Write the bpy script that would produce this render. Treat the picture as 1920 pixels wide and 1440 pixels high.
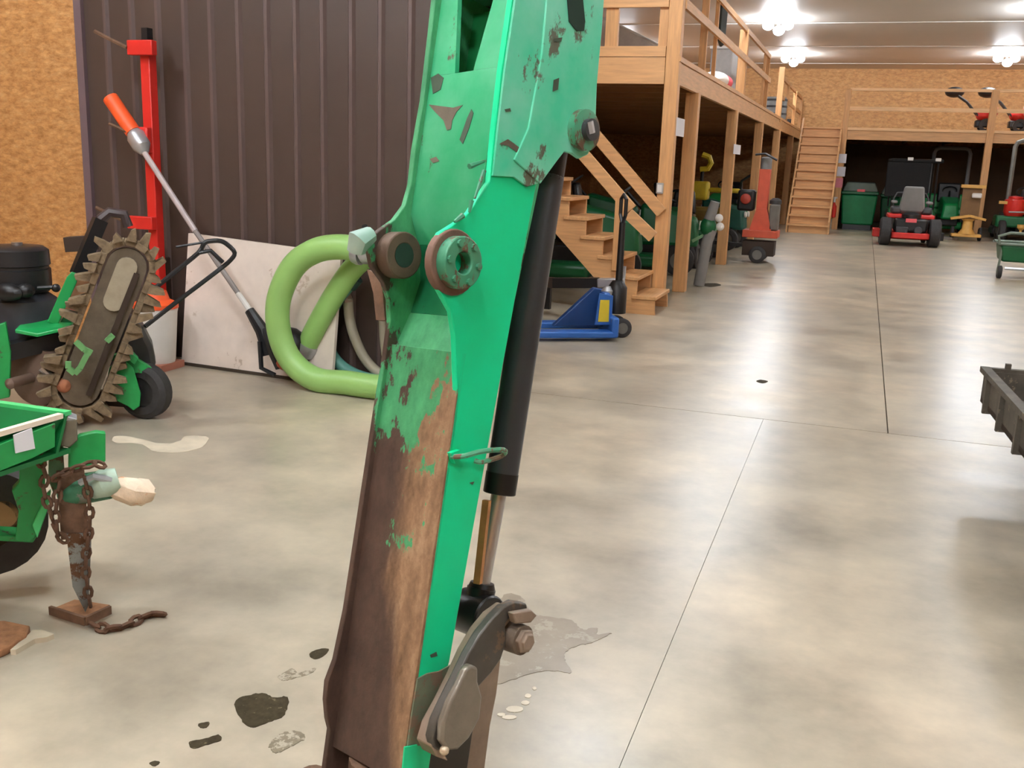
import bpy, bmesh, math, random
from mathutils import Vector, Matrix
random.seed(7)
S=bpy.context.scene
COL=S.collection
for o in list(bpy.data.objects): bpy.data.objects.remove(o)
# ------------------------------------------------------------------ camera
FPX=1850.
def nrm(v): return Vector(v).normalized()
_Y=nrm(((1625-960)/FPX,-(318-720)/FPX,-1)); _U=-nrm(((640-960)/FPX,-(9100-720)/FPX,-1))
_Z=(_U-_Y*_U.dot(_Y)).normalized(); _X=_Y.cross(_Z)
RC=Matrix((_X,_Y,_Z))                     # camera vector -> world vector
CAM=Vector((0,0,1.6))
cd=bpy.data.cameras.new('camera'); cam=bpy.data.objects.new('camera',cd); COL.objects.link(cam)
cd.sensor_width=36; cd.lens=36*FPX/1920; cd.clip_start=.05; cd.clip_end=200
cam.matrix_world=Matrix.Translation(CAM)@RC.to_4x4()
S.camera=cam
# ------------------------------------------------------------------ world, exposure
w=bpy.data.worlds.new('world'); S.world=w; w.use_nodes=True
w.node_tree.nodes['Background'].inputs[0].default_value=(1,.86,.7,1)
w.node_tree.nodes['Background'].inputs[1].default_value=.02
S.view_settings.view_transform='Standard'; S.view_settings.look='None'
S.view_settings.gamma=1; S.view_settings.use_curve_mapping=False
S.view_settings.exposure=0.76
BULB=76.0          # emission strength of one bulb
# ------------------------------------------------------------------ placement helpers
def ray(x,y): return (RC@Vector(((x-960)/FPX,-(y-720)/FPX,-1))).normalized()
def at(x,y,X=None,Y=None,Z=None):
    d=ray(x,y)
    if X is not None: t=(X-CAM.x)/d.x
    elif Y is not None: t=(Y-CAM.y)/d.y
    else: t=((Z or 0)-CAM.z)/d.z
    return CAM+d*t
def onplane(x,y,P,N):
    d=ray(x,y); return CAM+d*((P-CAM).dot(N)/d.dot(N))
V=Vector
# ------------------------------------------------------------------ mesh builder
class MB:
    def __init__(s): s.v=[]; s.f=[]
    def add(s,vs,fs):
        b=len(s.v); s.v+= [V(q) for q in vs]; s.f+=[tuple(b+i for i in f) for f in fs]; return s
    def hexa(s,p):     # 8 pts: bottom ring 0-3, top ring 4-7
        return s.add(p,[(0,3,2,1),(4,5,6,7),(0,1,5,4),(1,2,6,5),(2,3,7,6),(3,0,4,7)])
    def box(s,c,d,M=None):
        c=V(c); x,y,z=[q/2 for q in d]
        pts=[V(q) for q in ((-x,-y,-z),(x,-y,-z),(x,y,-z),(-x,y,-z),(-x,-y,z),(x,-y,z),(x,y,z),(-x,y,z))]
        if M: pts=[M@q for q in pts]
        return s.hexa([c+q for q in pts])
    def span(s,a,b): # axis aligned from corner to corner
        a=V(a);b=V(b); return s.box((a+b)/2,[abs(q) for q in (b-a)])
    def bar(s,a,b,w,h,up=(0,0,1)):
        a=V(a);b=V(b);d=(b-a).normalized();u=V(up)
        r=d.cross(u)
        if r.length<1e-4: r=d.cross(V((1,0,0)))
        r.normalize();u=r.cross(d)
        r*=w/2;u=u*(h/2)
        return s.hexa([a-r-u,a+r-u,b+r-u,b-r-u,a-r+u,a+r+u,b+r+u,b-r+u])
    def tube(s,pts,r,n=10,closed=False):
        pts=[V(p) for p in pts];N=len(pts)
        rs=r if isinstance(r,(list,tuple)) else [r]*N
        t0=(pts[1]-pts[0]).normalized()
        a=t0.cross(V((0,0,1)))
        if a.length<.05:a=t0.cross(V((1,0,0)))
        a.normalize(); vs=[]
        for i in range(N):
            if closed: t=pts[(i+1)%N]-pts[i-1]
            else: t=pts[min(i+1,N-1)]-pts[max(i-1,0)]
            t.normalize(); a=(a-t*a.dot(t)).normalized(); b=t.cross(a)
            for k in range(n):
                th=2*math.pi*k/n; vs.append(pts[i]+(a*math.cos(th)+b*math.sin(th))*rs[i])
        fs=[]
        for i in range(N if closed else N-1):
            j=(i+1)%N
            for k in range(n):
                l=(k+1)%n; fs.append((i*n+k,i*n+l,j*n+l,j*n+k))
        if not closed: fs+=[tuple(range(n-1,-1,-1)),tuple(range((N-1)*n,N*n))]
        return s.add(vs,fs)
    def lathe(s,c,ax,prof,n=24,ref=None,arc=None):
        c=V(c);ax=V(ax).normalized();a=V(ref) if ref else ax.orthogonal(); a=(a-ax*a.dot(ax)).normalized();b=ax.cross(a)
        vs=[];m=len(prof)
        for h,r in prof:
            for k in range(n):
                th=2*math.pi*k/n; vs.append(c+ax*h+(a*math.cos(th)+b*math.sin(th))*r)
        fs=[]
        for i in range(m-1):
            for k in range(n): l=(k+1)%n; fs.append((i*n+k,i*n+l,(i+1)*n+l,(i+1)*n+k))
        if prof[0][1]>1e-5: fs.append(tuple(range(n-1,-1,-1)))
        if prof[-1][1]>1e-5: fs.append(tuple(range((m-1)*n,m*n)))
        return s.add(vs,fs)
    def ring(s,c,ax,prof,n=24):   # closed profile lathe
        c=V(c);ax=V(ax).normalized();a=ax.orthogonal().normalized();b=ax.cross(a);vs=[];m=len(prof)
        for h,r in prof:
            for k in range(n):
                th=2*math.pi*k/n; vs.append(c+ax*h+(a*math.cos(th)+b*math.sin(th))*r)
        fs=[(i*n+k,i*n+(k+1)%n,((i+1)%m)*n+(k+1)%n,((i+1)%m)*n+k) for i in range(m) for k in range(n)]
        return s.add(vs,fs)
    def prism(s,pts,vec):
        pts=[V(p) for p in pts];v=V(vec);n=len(pts)
        return s.add(pts+[p+v for p in pts],[tuple(range(n-1,-1,-1)),tuple(range(n,2*n))]+[(i,(i+1)%n,n+(i+1)%n,n+i) for i in range(n)])
    def ball(s,c,r,n=12,m=8):
        c=V(c);r=V((r,r,r)) if not isinstance(r,(tuple,Vector)) else V(r)
        vs=[c+V((0,0,-r.z))];
        for i in range(1,m):
            ph=-math.pi/2+math.pi*i/m
            for k in range(n):
                th=2*math.pi*k/n; vs.append(c+V((math.cos(ph)*math.cos(th)*r.x,math.cos(ph)*math.sin(th)*r.y,math.sin(ph)*r.z)))
        vs.append(c+V((0,0,r.z)));fs=[]
        for k in range(n): fs.append((0,1+(k+1)%n,1+k)); fs.append((len(vs)-1,1+(m-2)*n+k,1+(m-2)*n+(k+1)%n))
        for i in range(m-2):
            for k in range(n): fs.append((1+i*n+k,1+i*n+(k+1)%n,1+(i+1)*n+(k+1)%n,1+(i+1)*n+k))
        return s.add(vs,fs)
    def build(s,name,m,parent=None,bevel=0,label=None,kind=None,local=False,smooth=35):
        me=bpy.data.meshes.new(name)
        vs=s.v
        if parent is not None and not local:
            I=WM(parent).inverted(); vs=[I@p for p in vs]
        me.from_pydata([tuple(p) for p in vs],[],s.f); 
        bm=bmesh.new(); bm.from_mesh(me); bmesh.ops.recalc_face_normals(bm,faces=bm.faces); bm.to_mesh(me); bm.free()
        me.materials.append(m)
        for p in me.polygons: p.use_smooth=True
        try: me.set_sharp_from_angle(angle=math.radians(smooth))
        except Exception: pass
        o=bpy.data.objects.new(name,me); COL.objects.link(o)
        if parent is not None: o.parent=parent
        if bevel:
            b=o.modifiers.new('bevel','BEVEL'); b.width=bevel; b.segments=2; b.limit_method='ANGLE'; b.angle_limit=math.radians(40)
        if label: o['label']=label
        if kind: o['kind']=kind
        return o
WMD={}
def WM(o):
    if o.name in WMD: return WMD[o.name]
    return WM(o.parent) if o.parent else Matrix.Identity(4)
def thing(name,label,cat,loc=(0,0,0),rot=None,group=None,kind=None,rz=0):
    o=bpy.data.objects.new(name,None); COL.objects.link(o); o.empty_display_size=.1
    M=Matrix.Translation(V(loc))@(rot.to_4x4() if rot else Matrix.Rotation(rz,4,'Z'))
    o.matrix_world=M; WMD[o.name]=M
    o['label']=label; o['category']=cat
    if group:o['group']=group
    if kind:o['kind']=kind
    return o
def tag(o,label,cat,group=None,kind=None):
    o['label']=label;o['category']=cat
    if group:o['group']=group
    if kind:o['kind']=kind
    return o
def L(o,p): return WM(o)@V(p)      # local point -> world
class LB(MB):                       # builder in the thing's own coordinates
    def build(s,*a,**k): k['local']=True; return MB.build(s,*a,**k)
# ------------------------------------------------------------------ materials
def lin(c): 
    return tuple((q/255/12.92 if q/255<=.04045 else ((q/255+.055)/1.055)**2.4) for q in c)+(1,)
def mk(name):
    m=bpy.data.materials.new(name); m.use_nodes=True; nt=m.node_tree
    return m,nt,nt.nodes['Principled BSDF']
def noise(nt,scale,detail=4,rough=.6,vec=None,st=None):
    n=nt.nodes.new('ShaderNodeTexNoise'); n.inputs['Scale'].default_value=scale; n.inputs['Detail'].default_value=detail; n.inputs['Roughness'].default_value=rough
    tc=nt.nodes.new('ShaderNodeTexCoord'); mp=nt.nodes.new('ShaderNodeMapping')
    if st: mp.inputs['Scale'].default_value=st
    nt.links.new(tc.outputs['Object'],mp.inputs[0]); nt.links.new(mp.outputs[0],n.inputs['Vector'])
    return n.outputs['Fac']
def ramp(nt,fac,stops):
    r=nt.nodes.new('ShaderNodeValToRGB'); e=r.color_ramp.elements
    while len(e)<len(stops): e.new(.5)
    for i,(p,c) in enumerate(stops): e[i].position=p; e[i].color=c if len(c)==4 else lin(c)
    nt.links.new(fac,r.inputs[0]); return r.outputs[0]
def mixc(nt,fac,a,b):
    m=nt.nodes.new('ShaderNodeMix'); m.data_type='RGBA'
    if isinstance(fac,(int,float)): m.inputs[0].default_value=fac
    else: nt.links.new(fac,m.inputs[0])
    for i,q in ((6,a),(7,b)):
        if hasattr(q,'links'): nt.links.new(q,m.inputs[i])
        else: m.inputs[i].default_value=q
    return m.outputs[2]
def bumpn(nt,b,fac,strength=.3,dist=.01):
    n=nt.nodes.new('ShaderNodeBump'); n.inputs['Strength'].default_value=strength; n.inputs['Distance'].default_value=dist
    nt.links.new(fac,n.inputs['Height']); nt.links.new(n.outputs[0],b.inputs['Normal'])
MC={}
def mat(name,c,rough=.5,metal=0,var=.12,scale=8,bump=0,st=None,rust=None,emit=0):
    if name in MC: return MC[name]
    m,nt,b=mk(name); a=lin(c)
    dk=tuple(q*(1-var) for q in a[:3])+(1,); lt=tuple(min(1,q*(1+var)) for q in a[:3])+(1,)
    f=noise(nt,scale,5,.6,st=st)
    col=ramp(nt,f,[(.3,dk),(.7,lt)])
    if rust:
        rc,th,rs=rust
        g=noise(nt,rs,6,.7); k=ramp(nt,g,[(th,(0,0,0,1)),(th+.04,(1,1,1,1))])
        col=mixc(nt,k,col,lin(rc))
    nt.links.new(col,b.inputs['Base Color'])
    b.inputs['Roughness'].default_value=rough; b.inputs['Metallic'].default_value=metal
    if bump: bumpn(nt,b,f,bump,.01)
    if emit:
        b.inputs['Emission Color'].default_value=(.93,1,1.08,1); b.inputs['Emission Strength'].default_value=emit
    MC[name]=m; return m
def wood(name,c,ax=2,var=.16):
    st=[14,14,14]; st[ax]=1.1
    return mat(name,c,.55,0,var,2.2,.08,st=tuple(st))
W_z=wood('pine_upright',(210,158,104),2); W_x=wood('pine_crosswise',(212,162,110),0); W_y=wood('pine_lengthwise',(210,160,108),1)
W_dark=wood('pine_weathered',(150,108,66),0)
def osbm(name,c1,c2,c3,sc=1):
    m,nt,b=mk(name)
    f=noise(nt,9*sc,6,.75,st=(1,1,2.2)); f2=noise(nt,1.1,3,.5)
    v=nt.nodes.new('ShaderNodeTexVoronoi'); v.inputs['Scale'].default_value=24*sc
    tc=nt.nodes.new('ShaderNodeTexCoord'); mp=nt.nodes.new('ShaderNodeMapping'); mp.inputs['Scale'].default_value=(1,1,2.4)
    nt.links.new(tc.outputs['Object'],mp.inputs[0]); nt.links.new(mp.outputs[0],v.inputs['Vector'])
    c=ramp(nt,f,[(.3,c1),(.5,c2),(.72,c3)])
    cc=nt.nodes.new('ShaderNodeMix'); cc.data_type='RGBA'; cc.blend_type='SOFT_LIGHT'; cc.inputs[0].default_value=.5
    nt.links.new(c,cc.inputs[6]); nt.links.new(v.outputs['Color'],cc.inputs[7])
    hs=nt.nodes.new('ShaderNodeHueSaturation'); hs.inputs['Saturation'].default_value=1; nt.links.new(cc.outputs[2],hs.inputs['Color'])
    bw=nt.nodes.new('ShaderNodeRGBToBW'); nt.links.new(v.outputs['Color'],bw.inputs[0])
    vv=ramp(nt,bw.outputs[0],[(.1,(.8,.8,.8,1)),(.9,(1.0,1.0,1.0,1))])
    mu=nt.nodes.new('ShaderNodeMix'); mu.data_type='RGBA'; mu.blend_type='MULTIPLY'; mu.inputs[0].default_value=1
    nt.links.new(c,mu.inputs[6]); nt.links.new(vv,mu.inputs[7])
    nt.links.new(mu.outputs[2],b.inputs['Base Color']); b.inputs['Roughness'].default_value=.7
    bumpn(nt,b,f,.25,.006); return m
OSB=osbm('strand_board',(158,104,52),(196,142,84),(222,174,118))
OSBB=osbm('strand_board_back',(172,118,68),(212,160,102),(230,184,128),.6)
def concrete():
    m,nt,b=mk('concrete')
    a=noise(nt,.5,6,.6); c=noise(nt,1.9,6,.62); d=noise(nt,30,3,.6)
    c1=ramp(nt,a,[(.0,(118,118,112)),(.5,(184,173,152)),(1,(250,226,196))])
    c2=ramp(nt,c,[(.0,(.18,.18,.19,1)),(.5,(.87,.87,.87,1)),(1,(1.56,1.54,1.50,1))])
    mu=nt.nodes.new('ShaderNodeMix'); mu.data_type='RGBA'; mu.blend_type='MULTIPLY'; mu.inputs[0].default_value=1
    nt.links.new(c1,mu.inputs[6]); nt.links.new(c2,mu.inputs[7]); nt.links.new(mu.outputs[2],b.inputs['Base Color'])
    r=ramp(nt,c,[(.0,(.22,.22,.22,1)),(1,(.44,.44,.44,1))]); nt.links.new(r,b.inputs['Roughness'])
    bumpn(nt,b,d,.05,.004); b.inputs['Specular IOR Level'].default_value=.6
    return m
CONC=concrete()
GAPM=mat('joint_dirt',(96,84,70),.9)
CEIL=mat('white_ceiling_steel',(222,216,208),.5,0,.04,.4)
BROWN=mat('brown_ribbed_steel',(71,57,50),.42,0,.08,1.5); BROWNL=mat('brown_steel_rib',(90,74,70),.42,0,.05,2)
PURP=mat('grey_brown_trim',(104,86,90),.5,0,.05)
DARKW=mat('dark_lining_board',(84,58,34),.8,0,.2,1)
BLK=mat('black_plastic',(26,27,30),.35); BLKM=mat('black_steel',(32,31,32),.4,.3); DGREY=mat('dark_grey_steel',(62,62,64),.5,.2)
RUB=mat('tyre_rubber',(48,46,46),.7,0,.2,20,.2); RIM=mat('grey_wheel_rim',(120,118,112),.5,.5)
GRN=mat('green_paint',(24,150,78),.35,0,.08,3); DGRN=mat('dark_green_paint',(12,92,50),.4,0,.12,3)
GRNW=mat('worn_green_paint',(24,146,72),.45,0,.12,8,.05,rust=((78,60,46),.62,9))
RED=mat('red_paint',(205,42,34),.4,0,.06); RUSTED=mat('rusty_steel',(104,76,56),.8,.1,.35,22,.5)
RUSTL=mat('dry_rust',(150,106,72),.85,0,.3,30,.5)
STEEL=mat('bare_steel',(176,176,178),.28,.9,.08); ALU=mat('dull_aluminium',(188,190,194),.38,.7,.08)
WHT=mat('white_plastic',(226,222,216),.5,0,.04); PAPER=mat('white_paper',(232,230,236),.8,0,.02)
ORG=mat('orange_plastic',(240,92,40),.5,0,.06); YEL=mat('yellow_paint',(214,190,50),.5,0,.1); YELO=mat('ochre_yellow_paint',(214,164,84),.5,0,.1)
BLUE=mat('blue_paint',(44,98,176),.35,0,.1,4); BLUED=mat('dark_blue_paint',(26,62,116),.4,0,.1,4)
ORR=mat('orange_red_paint',(200,84,56),.5,0,.12,6)
MUD=mat('muddy_chain_steel',(122,104,80),.85,.1,.35,26,.6); MUDL=mat('muddy_bar_steel',(128,118,100),.7,.2,.2,10,.3)
GREYP=mat('grey_vinyl',(128,126,124),.6,0,.06)

# ------------------------------------------------------------------ ROOM
CZ=4.65; YB=33.9; XL=-9.; XR=9.; YF=-5.
m=MB(); m.span((XL,YF,-.25),(XR,YB,-.012)); fl=m.build('floor',GAPM,kind='structure')
def slab(pts):
    m=LB(); m.prism([(x,y,-.2) for x,y in pts],(0,0,.2)); return m.build('slab',CONC,fl)
g=.004
slab([(XL,6.4+g),(.3-g,6.4+g),(.3-g,YB),(XL,YB)]); slab([(.3+g,6.4+g),(XR,6.4+g),(XR,YB),(.3+g,YB)])
slab([(XL,YF),(-.4615,YF),(-.4615,6.4-g),(XL,6.4-g)]); slab([(-.4595,YF),(XR,YF),(XR,6.4-g),(-.4595,6.4-g)])
m=MB(); m.span((XL,YF,CZ),(XR,YB,CZ+.2)); ce=m.build('ceiling',CEIL,kind='structure')
for i in range(9):
    y=YF+2+i*4.4; m=LB(); m.span((XL,y-.02,CZ-.012),(XR,y+.02,CZ)); m.build('panel_seam',CEIL,ce)
def wall(name,a,b,mm): m=MB(); m.span(a,b); return m.build(name,mm,kind='structure')
wall('wall_back',(XL,YB,0),(XR,YB+.2,CZ),OSBB); wall('wall_front',(XL,YF-.2,0),(XR,YF,CZ),OSB)
wall('wall_left',(XL-.2,YF,0),(XL,YB,CZ),OSB); wall('wall_right',(XR,YF,0),(XR+.2,YB,CZ),OSB)
XE=-2.70
wall('wall_partition',(XL,6.33,0),(XE,6.47,CZ),OSB)
# brown ribbed steel panelling on the partition
m=MB(); m.span((-5.60,6.25,0.0),(XE,6.33,CZ)); wp=m.build('wall_steel_cladding',BROWN,kind='structure')
rx=[-5.4,-5.17,-4.94,-4.71,-4.49,-4.26,-4.03,-3.8,-3.59,-3.37,-3.15,-2.93]
for x in rx:
    m=LB(); m.prism([(x-.028,6.25,0.02),(x-.012,6.228,0.02),(x+.012,6.228,.02),(x+.028,6.25,0.02)],(0,0,CZ-.03)); m.build('rib',BROWNL,wp)
m=MB(); m.span((-5.665,6.215,0),(-5.60,6.33,CZ)); m.build('trim_1',PURP,kind='structure')
m=MB(); m.span((XE,6.22,0),(XE+.05,6.5,CZ)); m.build('trim_2',BROWN,kind='structure')

# ------------------------------------------------------------------ LIGHTS
LAMP=mat('glowing_bulb',(255,250,240),.5,emit=BULB)
def lamp(x,y,label):
    t=thing('ceiling_light',label,'light',(x,y,CZ),group='bare bulb clusters on the ceiling')
    m=LB(); m.lathe((0,0,0),(0,0,-1),[(0,.09),(.03,.09),(.05,.05),(.07,.04)],20); m.build('base',WHT,t)
    for i,(dx,dy,dz) in enumerate([(-.2,0,-.10),(.2,0,-.10),(.03,-.02,-.21)]):
        m=LB(); m.tube([(0,0,-.05),(dx*.6,dy*.6,dz*.7-.01)],.022,8); m.build('socket',WHT,t)
        m=LB(); m.ball((dx,dy,dz-.03),(.12,.12,.1),14,10); m.build('bulb',LAMP,t)
lamps=[(-2.1,22.7,'nearer glowing bulb cluster above the railing of the long mezzanine'),(-2.25,29.6,'farther glowing bulb cluster above the end of the long mezzanine'),
 (3.1,29.4,'glowing bulb cluster above the tillers on the back loft'),(2.9,21.6,'bulb cluster at the upper right corner of the photo')]
for a in lamps: lamp(*a)
for x,y,w_ in [(-2.1,15.6,'over the middle of the long mezzanine railing'),(3,14.5,'over the right side of the aisle'),(-2.1,8.6,'above the front staircase'),(3,7.4,'above the open trailer'),(-2.4,2.6,'above the towable chipper'),(3,.2,'right behind the photographer'),(-5.6,3.4,'above the trencher'),(-1,-1.5,'added as unseen fill straight behind the photographer'),(-.8,.7,'added as unseen fill just above the photographer'),(-4.2,.3,'added as unseen fill left of the photographer'),(7,14,'by the right wall'),(7.5,30,'added as unseen fill above the right end of the back loft'),(7.5,20,'added as unseen fill right of the garden cart'),(-6.5,27,'added as unseen fill over the far left of the long mezzanine')]:
    lamp(x,y,'bare bulb cluster on the ceiling '+w_)  # clusters labelled as fill are unseen, added to brighten near floor and back

# ------------------------------------------------------------------ LONG MEZZANINE
MX=-2.05; ZB=2.44; ZT=2.72
mz=thing('mezzanine','long pine timber mezzanine with railing along the left side of the aisle','mezzanine',(MX,11.2,0))
def post(x,y,z0,z1,w=.14,par=None,nm='post',d=None):
    m=MB(); m.span((x-w/2,y-(d or w)/2,z0),(x+w/2,y+(d or w)/2,z1)); return m.build(nm,W_z,par,bevel=.006)
post(-2.12,11.27,0,CZ-.02,.15,mz)
for y in (12.6,16.5,20.7,24.9,29.4): post(-2.10,y,0,ZB,.16,mz)
m=MB(); m.span((MX-.05,11.2,ZB),(MX,YB,ZT-.05)); m.build('side_beam',W_y,mz)
m=MB(); m.span((MX-.07,11.2,ZT-.045),(MX+.02,YB,ZT+.01)); m.build('deck_edge',W_y,mz)
m=MB(); m.span((XL+.02,11.2,ZB),(-2.2,11.25,ZT)); m.build('front_beam',W_x,mz)
m=MB(); m.span((XL+.02,11.19,ZT+.006),(-2.2,11.24,ZT+.115)); m.build('toe_board',W_x,mz)
m=MB(); m.span((XL+.02,11.25,ZT-.03),(MX-.07,YB,ZT)); m.build('deck_board',W_dark,mz)
for i in range(22):
    y=11.9+i*1.0; m=MB(); m.span((XL+.02,y,ZB+.02),(MX-.055,y+.045,ZT-.032)); m.build('joist',W_dark,mz)
# front railing
m=MB(); m.span((XL+.02,11.20,3.24),(-2.2,11.24,3.38)); m.build('rail',W_x,mz)
m=MB(); m.span((XL+.02,11.20,3.72),(-2.2,11.24,3.82)); m.build('rail',W_x,mz)
for x in (-2.83,-3.6,-4.4,-5.2,-6.4): 
    m=MB(); m.span((x-.07,11.24,ZT),(x+.07,11.30,3.8)); m.build('stanchion',W_z,mz)
m=MB(); m.span((-2.3,11.245,ZT),(-2.2,11.30,3.24)); m.build('stanchion',W_z,mz)
# side railing
m=MB(); m.span((MX-.06,11.3,3.72),(MX-.02,21.55,3.80)); m.build('rail',W_y,mz)
m=MB(); m.span((MX-.02,11.35,3.24),(MX+.02,21.5,3.34)); m.build('rail',W_y,mz)
for y,w in ((13.2,.09),(14.2,.05),(17.3,.14),(17.75,.06),(20.9,.05),(21.5,.09)): post(MX-.07,y,ZT,3.76,w,mz,'stanchion',.06)
for y in (13.5,14.9,16.2): post(-4.4,y,ZT,3.5,.09,mz,'stanchion')
m=MB(); m.span((-4.44,11.3,3.5),(-4.36,17,3.6)); m.build('rail',W_y,mz)
post(MX-.05,24.75,ZT-.1,3.86,.13,mz,'gate_post')
m=MB(); m.bar((MX-.1,25.3,3.7),(MX-.1,33.6,3.7),.05,.09); m.build('rail',W_y,mz)
m=MB(); m.bar((MX-.1,25.3,3.25),(MX-.1,33.6,3.25),.05,.09); m.build('rail',W_y,mz)
for y in (27.6,30.4,33.2): post(MX-.1,y,ZT,3.72,.09,mz,'stanchion')
# dark lining at the far side under the deck
# things on it
t=thing('feed_bag','white bag with a red band lying at the long mezzanine edge','bag',at(1345,152,X=-2.35)); c=WM(t).translation; zb=ZT+.01
t.matrix_world=Matrix.Translation((c.x,c.y,zb)); WMD[t.name]=t.matrix_world.copy()
m=LB(); m.ball((0,-.28,.13),(.22,.3,.13),16,10); m.ball((0,.3,.1),(.2,.22,.1),14,8); m.build('sack',WHT,t)
m=LB(); m.ball((0,.16,.13),(.225,.2,.13),16,10); m.build('band',mat('pink_red_print',(222,92,100),.6),t)
p=at(1453,215,X=-2.35)
t=thing('barrel','grey and white striped drum on the long mezzanine beside the gate post','drum',(-2.35,p.y,zb))
m=LB(); m.lathe((0,0,0),(0,0,1),[(0,.26),(.1,.28),(.5,.28),(.58,.24)],20); m.build('shell',mat('grey_drum',(142,146,146),.5),t)
for z in (.14,.32,.48):
    m=LB(); m.lathe((0,0,z),(0,0,1),[(0,.285),(.05,.285)],20); m.build('band',DGREY,t)
p=at(1478,226,X=-2.3)
t=thing('bucket','small dark bucket behind the drum on the long mezzanine','bucket',(-2.3,p.y,zb)); m=LB(); m.lathe((0,0,0),(0,0,1),[(0,.1),(.22,.13),(.2,.12)],14); m.build('shell',DGREY,t)
p=at(1356,40,X=MX-.09)
t=thing('dark_cloth','dark cloth hung over the mezzanine side rail above the white bag','cloth',(MX-.09,p.y,3.3))
m=MB(); m.prism([(MX-.075,p.y-.28,3.8),(MX-.075,p.y+.3,3.8),(MX-.08,p.y+.27,3.3),(MX-.085,p.y+.05,3.24),(MX-.085,p.y-.2,3.3)],(-.04,0,0)); m.build('cloth',mat('charcoal_cloth',(46,52,48),.9),t,bevel=.01)
p=at(1372,58,X=-2.6)
t=thing('storage_box','pale grey box behind the mezzanine railing beyond the dark cloth','box',(-2.75,p.y+.4,zb)); m=LB(); m.span((-.2,-.4,0),(.2,.4,.95)); m.build('body',mat('pale_grey',(176,172,168),.6),t,bevel=.02); m=LB(); m.span((-.22,-.42,.95),(.22,.42,1.0)); m.build('lid',WHT,t)
t=thing('crate_stack','pale tarpaulin covered pile on the mezzanine behind the front railing','tarpaulin',(-3.0,13.4,ZT))
m=LB(); m.prism([(-.75,-.4,0),(.5,-.4,0),(.35,-.35,.35),(-.25,-.3,.62),(-.6,-.35,.75)],(0,.9,0)); m.build('cover',mat('pale_tarp',(170,158,146),.6),t,bevel=.05)

# paper signs
def sheet(name,label,x0,y0,x1,y1,X=None,Y=None,mm=PAPER,lines=True):
    a=at(x0,y0,X=X,Y=Y); b=at(x1,y1,X=X,Y=Y)
    t=thing(name,label,'paper',((a.x+b.x)/2,(a.y+b.y)/2,min(a.z,b.z)))
    m=MB()
    if X is not None: m.span((X,a.y,a.z),(X+.006,b.y,b.z))
    else: m.span((a.x,Y,a.z),(b.x,Y-.006,b.z))
    m.build('page',mm,t); return t
sheet('paper_notice','narrow white notice on the aisle face of the front corner post',1269,220,1281,257,X=-2.043)
sheet('paper_notice','small white notice on the third post of the long mezzanine',1376,270,1387,290,X=-2.018)

a=at(1236,353,Y=11.2)
t=thing('junction_box','small pale electrical box on the left side of the front corner post','box',(a.x+.02,11.2,a.z-.06))
m=LB(); m.span((-.05,-.03,0),(.03,.05,.12)); m.build('housing',mat('pale_grey',(0,0,0)),t,bevel=.008); m=LB(); m.span((-.035,-.035,.02),(.015,-.03,.10)); m.build('cover_plate',WHT,t)
# ------------------------------------------------------------------ FRONT STAIRS
st=thing('staircase','short pine staircase with handrails climbing under the long mezzanine','staircase',(-2.1,10.4,0))
Y0,Y1=10.4,11.17
for k in range(12):
    x=-2.0-.2*k; z=.2*(k+1)
    m=MB(); m.span((x-.24,Y0-.02,z-.04),(x+.03,Y1,z)); m.build('tread',W_y,st,bevel=.006)
    m=MB(); m.span((x-.215,Y0+.03,z-.2 if k else 0),(x-.195,Y1-.03,z-.04)); m.build('riser',W_y,st)
def stringer(y):
    pts=[(-1.98,y,0.0)]
    for k in range(12):
        x=-1.99-.2*k; pts+=[(x,y,.2*k+.155),(x-.2,y,.2*k+.155)]
    pts+=[(-4.55,y,2.2),(-2.3,y,0)]
    m=MB(); m.prism(pts,(0,.04,0)); m.build('stringer',W_x,st)
stringer(Y0); stringer(Y1-.05)
m=MB(); m.bar((-2.12,11.16,1.05),(-3.7,11.16,2.66),.04,.13,up=(0,0,1)); m.build('handrail',W_x,st,bevel=.005)
m=MB(); m.bar((-2.3,10.4,1.10),(-3.6,10.4,2.40),.04,.13); m.build('handrail',W_x,st,bevel=.005)
m=MB(); m.bar((-2.05,10.4,.83),(-2.33,10.4,1.06),.04,.12); m.build('handrail_end',W_x,st)
m=MB(); m.span((-2.47,10.36,.45),(-2.36,10.40,1.22)); m.build('newel_post',W_z,st,bevel=.004)
m=MB(); m.span((-4.2,10.36,2.0),(-4.1,10.40,3.1)); m.build('newel_post',W_z,st,bevel=.004)

# ------------------------------------------------------------------ BACK LOFT AND STAIRS
LY=28.3
bl=thing('back_loft','pine timber loft with railing across the back of the shop','mezzanine',(0,LY,0))
m=MB(); m.span((-.62,LY,2.36),(XR-.02,LY+.05,2.62)); m.build('front_beam',W_x,bl)
m=MB(); m.span((-.62,LY-.05,2.6),(XR-.02,LY+.06,2.67)); m.build('deck_edge',wood('pale_pine_rail',(236,192,140),0),bl)
m=MB(); m.span((-.735,LY+.06,2.62),(XR-.02,YB,2.65)); m.build('deck_board',W_dark,bl)
W_p=wood('pale_pine_rail',(236,192,140),0)
m=MB(); m.span((-.62,LY-.04,3.6),(XR-.02,LY+.08,3.67)); m.build('rail',W_p,bl)
m=MB(); m.span((-.62,LY-.02,3.1),(XR-.02,LY+.04,3.2)); m.build('rail',W_p,bl)
post(-.66,LY+.02,0,3.64,.15,bl); post(2.85,LY+.02,0,3.64,.17,bl); post(7,LY+.02,0,3.64,.17,bl)
for i in range(8):
    x=-.2+i*1.15; m=MB(); m.span((x,LY+.07,2.4),(x+.04,YB,2.62)); m.build('joist',W_dark,bl)
m=MB(); m.span((-.735,LY-.02,0),(-.70,YB,2.66)); m.build('side_sheathing',DARKW,bl)
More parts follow.
